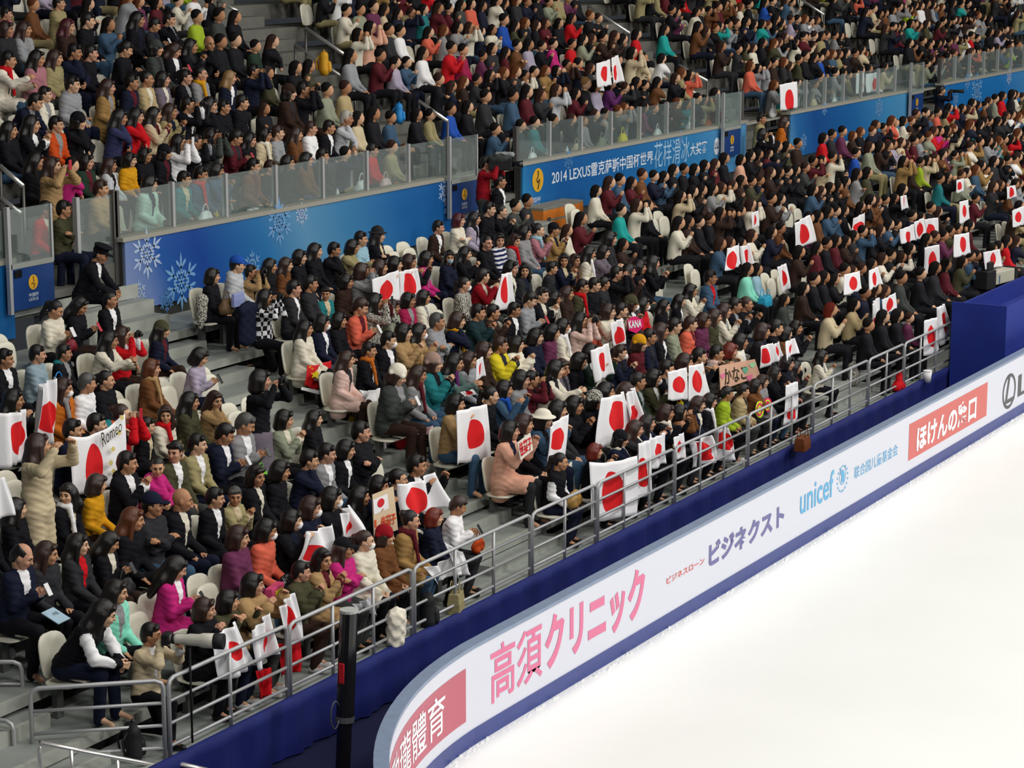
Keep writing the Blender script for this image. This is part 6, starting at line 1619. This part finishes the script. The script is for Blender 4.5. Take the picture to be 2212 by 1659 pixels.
plush(lap((355, 897), .02, .27, .58), .7, cloth('palepink'), 'pink plush toy hugged by the cream sweater with a red scarf', cloth('tan'))
plush(lap((1412, 816), .35, .35, .60), .8, cloth('yellow'), 'yellow and red plush toy below the two side by side flags', cloth('red'))
plush(lap((1116, 744), .1, .32, .56), .8, cloth('palepink'), 'small pink and white plush toy on the lap of the off white puffer')
o = lump('scarf_bundle', [('e', (0, 0, .05), (.09, .08, .07), 0), C((0, 0, .05), (-.03, -.1, .0), .05, .03, .02)], mat('satin_green', lin('1d7a4e'), .35), .012, .01); tag(o, 'shiny green cloth bundle on the lap of the black jacket with white shirt', 'scarf'); put(o, lap((745, 968), .08, .32, .58))
pouch(lap((516, 920), .3, .15, .5), .8, mat('bag_green', lin('78c83a'), .5), 'bright green bag between the light grey jacket and the pale green jacket', rz=.1)
tote(lap((514, 1161), .22, .38, .48), .17, .06, .2, mat('bag_pink', lin('d04a78'), .5), 'pink plastic bag with a yellow band on the lap of the plum jacket', 'shopping bag', 'shopping_bag', False, .2, mat('band_yellow', lin('dcc92a'), .5))
pouch(lap((566, 1144), .05, .34, .52), 1.2, BLACKG, 'shiny black bag on the lap of the coral jacket', handle=False)
pouch(lap((1204, 996), .05, .32, .56), 1.3, mat('bag_gold', lin('b08a4a'), .35), 'gold crinkled bag on the lap of the black and white varsity jacket', handle=False)
pouch(lap((987, 1095), .15, .36, .58), 1.0, cloth('burntorange'), 'orange patterned bag on the knees of the knit jacket')
tote(lap((1616, 582), .15, .36, .50), .2, .08, .2, mat('bag_turquoise', lin('2f9fc4'), .45), 'turquoise printed bag on the lap of the mint green coat', rz=.1)
o = box('magazine', mat('magazine_blue', lin('a9c6d8'), .4), -.15, .15, -.11, .11, -.006, .006, bevel=.002); tag(o, 'pale blue open programme booklet on the lap of the navy suit', 'booklet'); put(o, lap((50, 1200), .12, .44, .62), .2); o.rotation_euler = (.5, .1, .3)
tv, tf = text_geo('中国', 0); fl = link('lettering', mesh('lettering', [(u * .12 - .03, v * .05, .0075) for u, v in tv], tf, False, (INK,)), o)
pouch(lap((231, 1175), .02, .34, .55), 1.2, mat('bag_dots', (.02, .02, .022), .5), 'black handbag with pale dots on the lap of the black jacket')
backpack(ony(1358, 585, holderY((1349, 456), .15)) - np.array((0, 0, .15)), .95, mat('bag_darkgreen', lin('1c2622'), .6), 'dark green backpack standing beside the turquoise coat', .3)
o = lump('fur_coat', [('e', (0, 0, .0), (.26, .14, .14), 0), ('e', (.22, .05, -.02), (.16, .12, .12), .05), ('e', (-.2, -.05, -.06), (.14, .1, .12), .05)], cloth('ivory'), .02, .02); tag(o, 'heap of cream fur coats on the seats behind the varsity jacket', 'fur coat'); put(o, ony(1215, 1022, hipY(0) - .15))
o = lump('jacket_on_chair', [C((-.16, 0, .0), (.16, 0, .0), .06, .06, .03), C((0, 0, 0), (0, .02, -.4), .12, .14, .05, .7, 1.6)], cloth('navy'), .018, .006); tag(o, 'dark navy jacket hung over a chair back by the aisle below the blue cap', 'jacket'); put(o, ony(535, 668, hipY(5) - .0))
# --- photographer's long lens on a monopod
r = nearest(327, 1371); idx = [i for i, p in enumerate(PERSONS) if p[0] is r['obj']][0]; hm = local_to_world(r['obj'], PERSONS[idx][1].hr); LW = mat('lens_white', lin('c9c6ba'), .35, spec=.5)
lens = MB(); 
lens.lathe([(.045, 0), (.05, .08), (.05, .16), (.062, .20), (.062, .30), (.075, .34), (.078, .46), (.070, .47)], 20); o = lens.obj('telephoto_lens', LW, smooth=True); tag(o, 'long white telephoto lens on a camera held by the kneeling photographer', 'camera lens')
o.rotation_euler = (math.pi / 2, 0, .35); o.location = hm + np.array((.02, -.12, .05))
l2 = MB(); l2.lathe([(.079, .46), (.082, .47), (.082, .56), (.070, .56)], 20); l2.obj('lens_hood', BLACKM, o, True); l3 = MB(); l3.lathe([(.0515, .02), (.0515, .05)], 20); l3.obj('grip_ring', BLACKM, o, True)
cb = box('camera_body', BLACKM, -.07, .07, -.06, .06, -.08, .0, o, .012); mp = MB().tube([(0, -.06, .2), (0, -1.1, .2)], .012, 8).obj('monopod', BLACKM, o, True)
# --- black mast in front of the drape, cable loop on its left
p0, p1 = ony(754, 1322, 13.05), ony(738, 1725, 13.05); o = MB().tube([p0, p0 + (p1 - p0) * .56], .098, 14).obj('black_mast', BLACKG, smooth=False); tag(o, 'thick black mast rising in front of the dark blue drape', 'mast')
MB().tube([p0 + (p1 - p0) * .555, p0 + (p1 - p0) * .585], .104, 14).obj('clamp_ring', mat('mast_grey', (.10, .10, .11), .4), o); MB().tube([p0 + (p1 - p0) * .58, p1], .080, 14).obj('lower_tube', BLACKG, o); MB().tube([p0 + (0, 0, .0), p0 + (0, 0, .03)], .1, 14).obj('top_cap', mat('mast_cap', lin('b9bcba'), .4), o)
c = ony(724, 1545, 13.02); MB().tube([c + (.10 * math.cos(a) * .8, 0, .15 * math.sin(a)) for a in np.linspace(.6, 5.7, 18)], .008, 6).obj('cable_loop', mat('cable_grey', (.08, .085, .09), .5), o, True)
e = p0 + (p1 - p0) * .32; box('red_label', REDINK, e[0] - .105, e[0] - .085, e[1] - .03, e[1] + .03, e[2] - .1, e[2] + .12, o)
# --- blue platform and the broadcast camera on the right
BLUEB = noisy('platform_blue', lin('1c2f86'), .08, 2, .7)
cpt = ony(2175, 662, 12.78); X0 = cpt[0]; zt = cpt[2]; Yb = onx(2057, 648, X0)[1]; X1 = X0 + 5
b = MB(); b.box(X0, X0 + .06, 12.78, Yb, ICE_Z, zt); b.box(X0 + .06, X1, 12.78, 12.84, ICE_Z, zt); b.box(X0 + .06, X1, Yb - .06, Yb, ICE_Z, zt - .1); b.box(X0 + .06, X1, 12.84, Yb - .06, ICE_Z, zt - .45)
o = b.obj('camera_platform', BLUEB); tag(o, 'big dark blue box platform behind the rink boards at the right edge', 'platform')
cc = ony(2158, 596, 14.6); bm2 = MB(); bm2.box(-.42, .42, -.15, .15, -.13, .13); o = bm2.obj('broadcast_camera', mat('camera_pale', lin('b9b8a6'), .45), bevel=.02); tag(o, 'pale box shaped television camera lens above the blue platform', 'television camera'); put(o, cc, -.15)
box('lens_hood', BLACKM, .42, .56, -.16, .16, -.14, .14, o, .01); box('camera_body', BLACKM, -.85, -.44, -.16, .16, -.18, .2, o, .02); box('viewfinder', BLACKM, -.7, -.45, -.1, .1, .2, .36, o, .01); MB().tube([(-.4, 0, -.13), (-.4, 0, -.55), (-.4, 0, cc[2] * -1 + zt - .45)], .06, 10).obj('pedestal', BLACKM, o, True)
MB().tube([(-.5, -.1, -.25), (-1.3, -.2, -.5)], .02, 8).obj('pan_bar', STEEL, o, True); box('print', mat('print_blue', lin('3a5a8c'), .5), -.30, -.25, -.152, -.15, -.11, .06, o)
# --- flight case and grey box against the wall
OC = mat('case_orange', lin('d0782a'), .5); GC = mat('case_grey', lin('7e7e76'), .6)
cl = ony(1172, 470, 20.95); cr2 = ony(1258, 470, 20.95); b = MB(); b.m = 0; b.box(0, cr2[0] - cl[0], -.0, .45, 0, .20); b.m = 1; b.box(0, cr2[0] - cl[0], 0, .45, .20, .24); b.m = 0; b.box(0, cr2[0] - cl[0], 0, .45, .24, .42); b.m = 1; b.box(0, cr2[0] - cl[0], 0, .45, .42, .47)
o = b.obj('flight_case', [OC, GC], bevel=.006); tag(o, 'orange and grey flight case standing on end against the lettered wall banner', 'case'); put(o, (cl[0], 20.93, zrow(7)))
for x in (.15, cr2[0] - cl[0] - .25): box('latch', DARKSTEEL, x, x + .12, -.012, 0, .16, .28, o)
lb = ony(1146, 492, 20.6); o = box('equipment_box', mat('box_grey', lin('83867f'), .6), 0, .75, 0, .3, 0, .26, None, .01); tag(o, 'plain grey equipment box left of the orange case', 'box'); put(o, (lb[0], 20.56, zrow(7)))
box('lid', mat('lid_grey', lin('93968f'), .6), -.02, .77, -.02, .32, .26, .29, o)
# --- people and things at the wall openings
def extra(px, py, Y, hair, hc, top, garm, pose, yaw, ex, label, rz=.2, cat='person'):
    s = skeleton(pose, 0); p = ony(px, py, Y + s.head[1]); o = make_person((p[0], Y, p[2] - s.head[2]), rz, 1.0, hair, hc, top, garm, pose, yaw, ex); tag(o, label, cat); return o
o = extra(1050, 352, 21.0, 'short', 'k', 'crimson', 'jacket', 'standcamera', 1, ['stand'], 'television camera operator with red sleeves standing in the wall gap')
pc = local_to_world(o, PERSONS[-1][1].hr * .5 + PERSONS[-1][1].hl * .5); b = MB(); b.box(-.09, .09, -.2, .22, -.11, .12); t = b.obj('television_camera', BLACKM, bevel=.02); tag(t, 'shoulder television camera with grey fluffy microphone in the wall gap', 'television camera'); put(t, pc + np.array((0, -.06, .02)), .5)
l = MB(); l.lathe([(.05, 0), (.055, .12), (.075, .2)], 16); ll = l.obj('lens', BLACKG, t, True); ll.rotation_euler = (math.pi / 2, 0, 0); ll.location = (0, -.2, 0); m_ = lump('microphone', [C((.05, -.2, .17), (.05, .06, .17), .05, .05, .02)], cloth('heather'), .015, .008); m_.parent = t; v_ = lump('rain_cover', [('e', (0, .02, .1), (.12, .22, .09), 0)], cloth('graphite'), .018, .01); v_.parent = t
extra(1080, 392, 20.75, 'short', 'k', 'black', 'jacket', 'stand', 1, ['stand'], 'person in a black jacket with a dark backpack standing in front of the camera operator')
extra(2034, 196, 21.3, 'short', 'k', 'navy', 'jacket', 'standcamera', 1, ['stand'], 'standing photographer in dark clothes at the farthest wall gap'); pc = local_to_world(PERSONS[-1][0], PERSONS[-1][1].hr); l = MB(); l.lathe([(.04, 0), (.045, .2), (.06, .3)], 14); t = l.obj('telephoto_lens', BLACKM, smooth=True); tag(t, 'dark telephoto lens of the standing photographer at the farthest wall gap', 'camera lens'); t.rotation_euler = (math.pi / 2, 0, .5); t.location = pc + np.array((.03, -.08, .03)); box('camera_body', BLACKM, -.06, .06, -.05, .05, -.08, 0, t)
extra(1690, 263, 20.9, 'bob', 'b', 'orange', 'jacket', 'lap', 1, [], 'curly haired person in an orange jacket sitting against the blue wall'); extra(1645, 256, 21.1, 'short', 'k', 'khaki', 'jacket', 'lap', 0, [], 'person in a khaki jacket sitting on the steps beside the orange jacket')
extra(1648, 290, 20.3, 'bob', 'k', 'black', 'jacket', 'camera', 1, [], 'dark curly haired person with a camera sitting below the khaki jacket')
o = extra(1823, 376, hipY(5) + .1, 'long', 'k', 'white', 'sweater', 'stand', -1, ['stand'], 'standing person in a white sweater carrying a bright blue bag on the right'); w_ = local_to_world(o, (-.05, -.22, .72)); t = tote(w_ - np.array((0, 0, .16)), .16, .06, .3, mat('bag_sky', lin('2a86cc'), .4), 'bright blue bag reading Tea carried by the standing white sweater', 'shopping bag', 'shopping_bag', True, .0)
tv, tf = text_geo('Tea', .02); lt = link('lettering', mesh('lettering', [(u * .14 - .07, -.064, .15 + v * .07) for u, v in tv], tf, False, (WHITE,)), t)
extra(138, 452, 21.85, 'short', 'k', 'olive', 'jacket', 'crossed', 1, [], 'person in an olive jacket with folded arms in the wall gap above the plush toy'); extra(92, 452, 22.2, 'short', 'k', 'red', 'jacket', 'lap', 1, [], 'person in red sitting behind the olive jacket in the wall gap')
# --- things left on the ledge behind the glass
LZ = 3.726
def ledge(px, py): p = ony(px, py, 21.82); return np.array((p[0], 21.82, 3.60))
structure(box('trim_shelf', LEDGE, 26.5, 84, 21.72, 21.92, 3.56, 3.60))
for i, (px, s, m, nm, lab) in enumerate(((440, 1.3, PLAST, 'plastic_bag', 'white plastic bag behind the glass near the pale green coat'), (780, 1.5, PLAST, 'plastic_bag', 'grey plastic bag behind the glass left of the red striped bag'), (832, 1.3, mat('bag_redwhite', lin('d8b8b4'), .4), 'shopping_bag', 'red and white carrier bag behind the glass'), (1150, 1.2, PLAST, 'plastic_bag', 'plastic bag behind the glass above the number in the lettered banner'),
                                         (1245, 1.3, cloth('beige'), 'gift_bag', 'beige gift bag behind the glass above the lettered banner'), (1300, 1.4, cloth('sage'), 'flower_bunch', 'wrapped flower bunch behind the glass above the lettered banner'), (1345, 1.5, cloth('yellow'), 'gift_bag', 'yellow gift bag behind the glass above the lettered banner'), (1420, 1.3, PLAST, 'plastic_bag', 'clear plastic bag behind the glass right of the yellow gift bag'),
                                         (1490, 1.4, PLAST, 'plastic_bag', 'white plastic bag behind the glass near the right end of the lettered banner'), (1530, 1.2, cloth('burntorange'), 'gift_bag', 'small orange bag behind the glass near the right gate'), (1668, 1.3, PLAST, 'plastic_bag', 'white bag behind the glass left of the hanging upper flag'), (1755, 1.5, cloth('beige'), 'gift_bag', 'beige bag behind the glass right of the hanging upper flag'), (1800, 1.2, PLAST, 'plastic_bag', 'clear bag behind the upper right glass'), (2090, 1.2, PLAST, 'plastic_bag', 'white bag behind the glass of the farthest wall'))): pouch(ledge(px, 300), s, m, lab, nm, 'flowers' if nm == 'flower_bunch' else 'bag')
for px, m, lab in ((464, cloth('yellow'), 'yellow drink bottle behind the glass left of the paper cups'), (585, PLAST, 'clear water bottle behind the glass right of the paper cups'), (727, PLAST, 'clear water bottle behind the glass near the white carrier bag'), (1225, PLAST, 'clear bottle behind the glass above the lettered banner')):
    b = MB(); b.lathe([(.03, 0), (.033, .02), (.033, .14), (.014, .18), (.014, .2)], 12); o = b.obj('drink_bottle', m, smooth=True); tag(o, lab, 'bottle'); l = MB(); l.lathe([(.016, .2), (.016, .22)], 10); l.obj('cap', mat('cap_blue', lin('3a6aa8'), .4), o); put(o, ledge(px, 300))
for px, lab in ((536, 'left one of two pale paper cups behind the glass'), (549, 'right one of two pale paper cups behind the glass')): cup(ledge(px, 300), .12, WHITE, lab)
o = lump('orange_ball', [('e', (0, 0, .07), (.07, .07, .07), 0)], cloth('orange'), .013); tag(o, 'orange round fruit shaped cushion behind the glass beside the gate', 'cushion'); put(o, ledge(856, 300))
backpack(onx(700, 130, 35.5) - np.array((0, 0, .25)), .95, mat('bag_mustard', lin('c8931c'), .6), 'mustard yellow backpack hanging beside the upper stair handrail', .5)
backpack(onx(862, 240, 36.0) - np.array((0, 0, .2)), .8, mat('bag_azure', lin('1f7fc4'), .5), 'azure blue backpack beside the upper stair handrail below the yellow one', .5)
# red patterned cloth showing below the front-row flags
for q, lab in ((((598, 1392), (648, 1380), (650, 1448), (604, 1462)), 'red checked trousers cloth showing below the rightmost of three rail flags'), (((552, 1450), (586, 1442), (584, 1500), (560, 1512)), 'red cloth showing below the middle of three rail flags')): o = cloth_sheet('red_cloth', q, 14.06, cloth('red'), .04, .0); tag(o, lab, 'cloth')
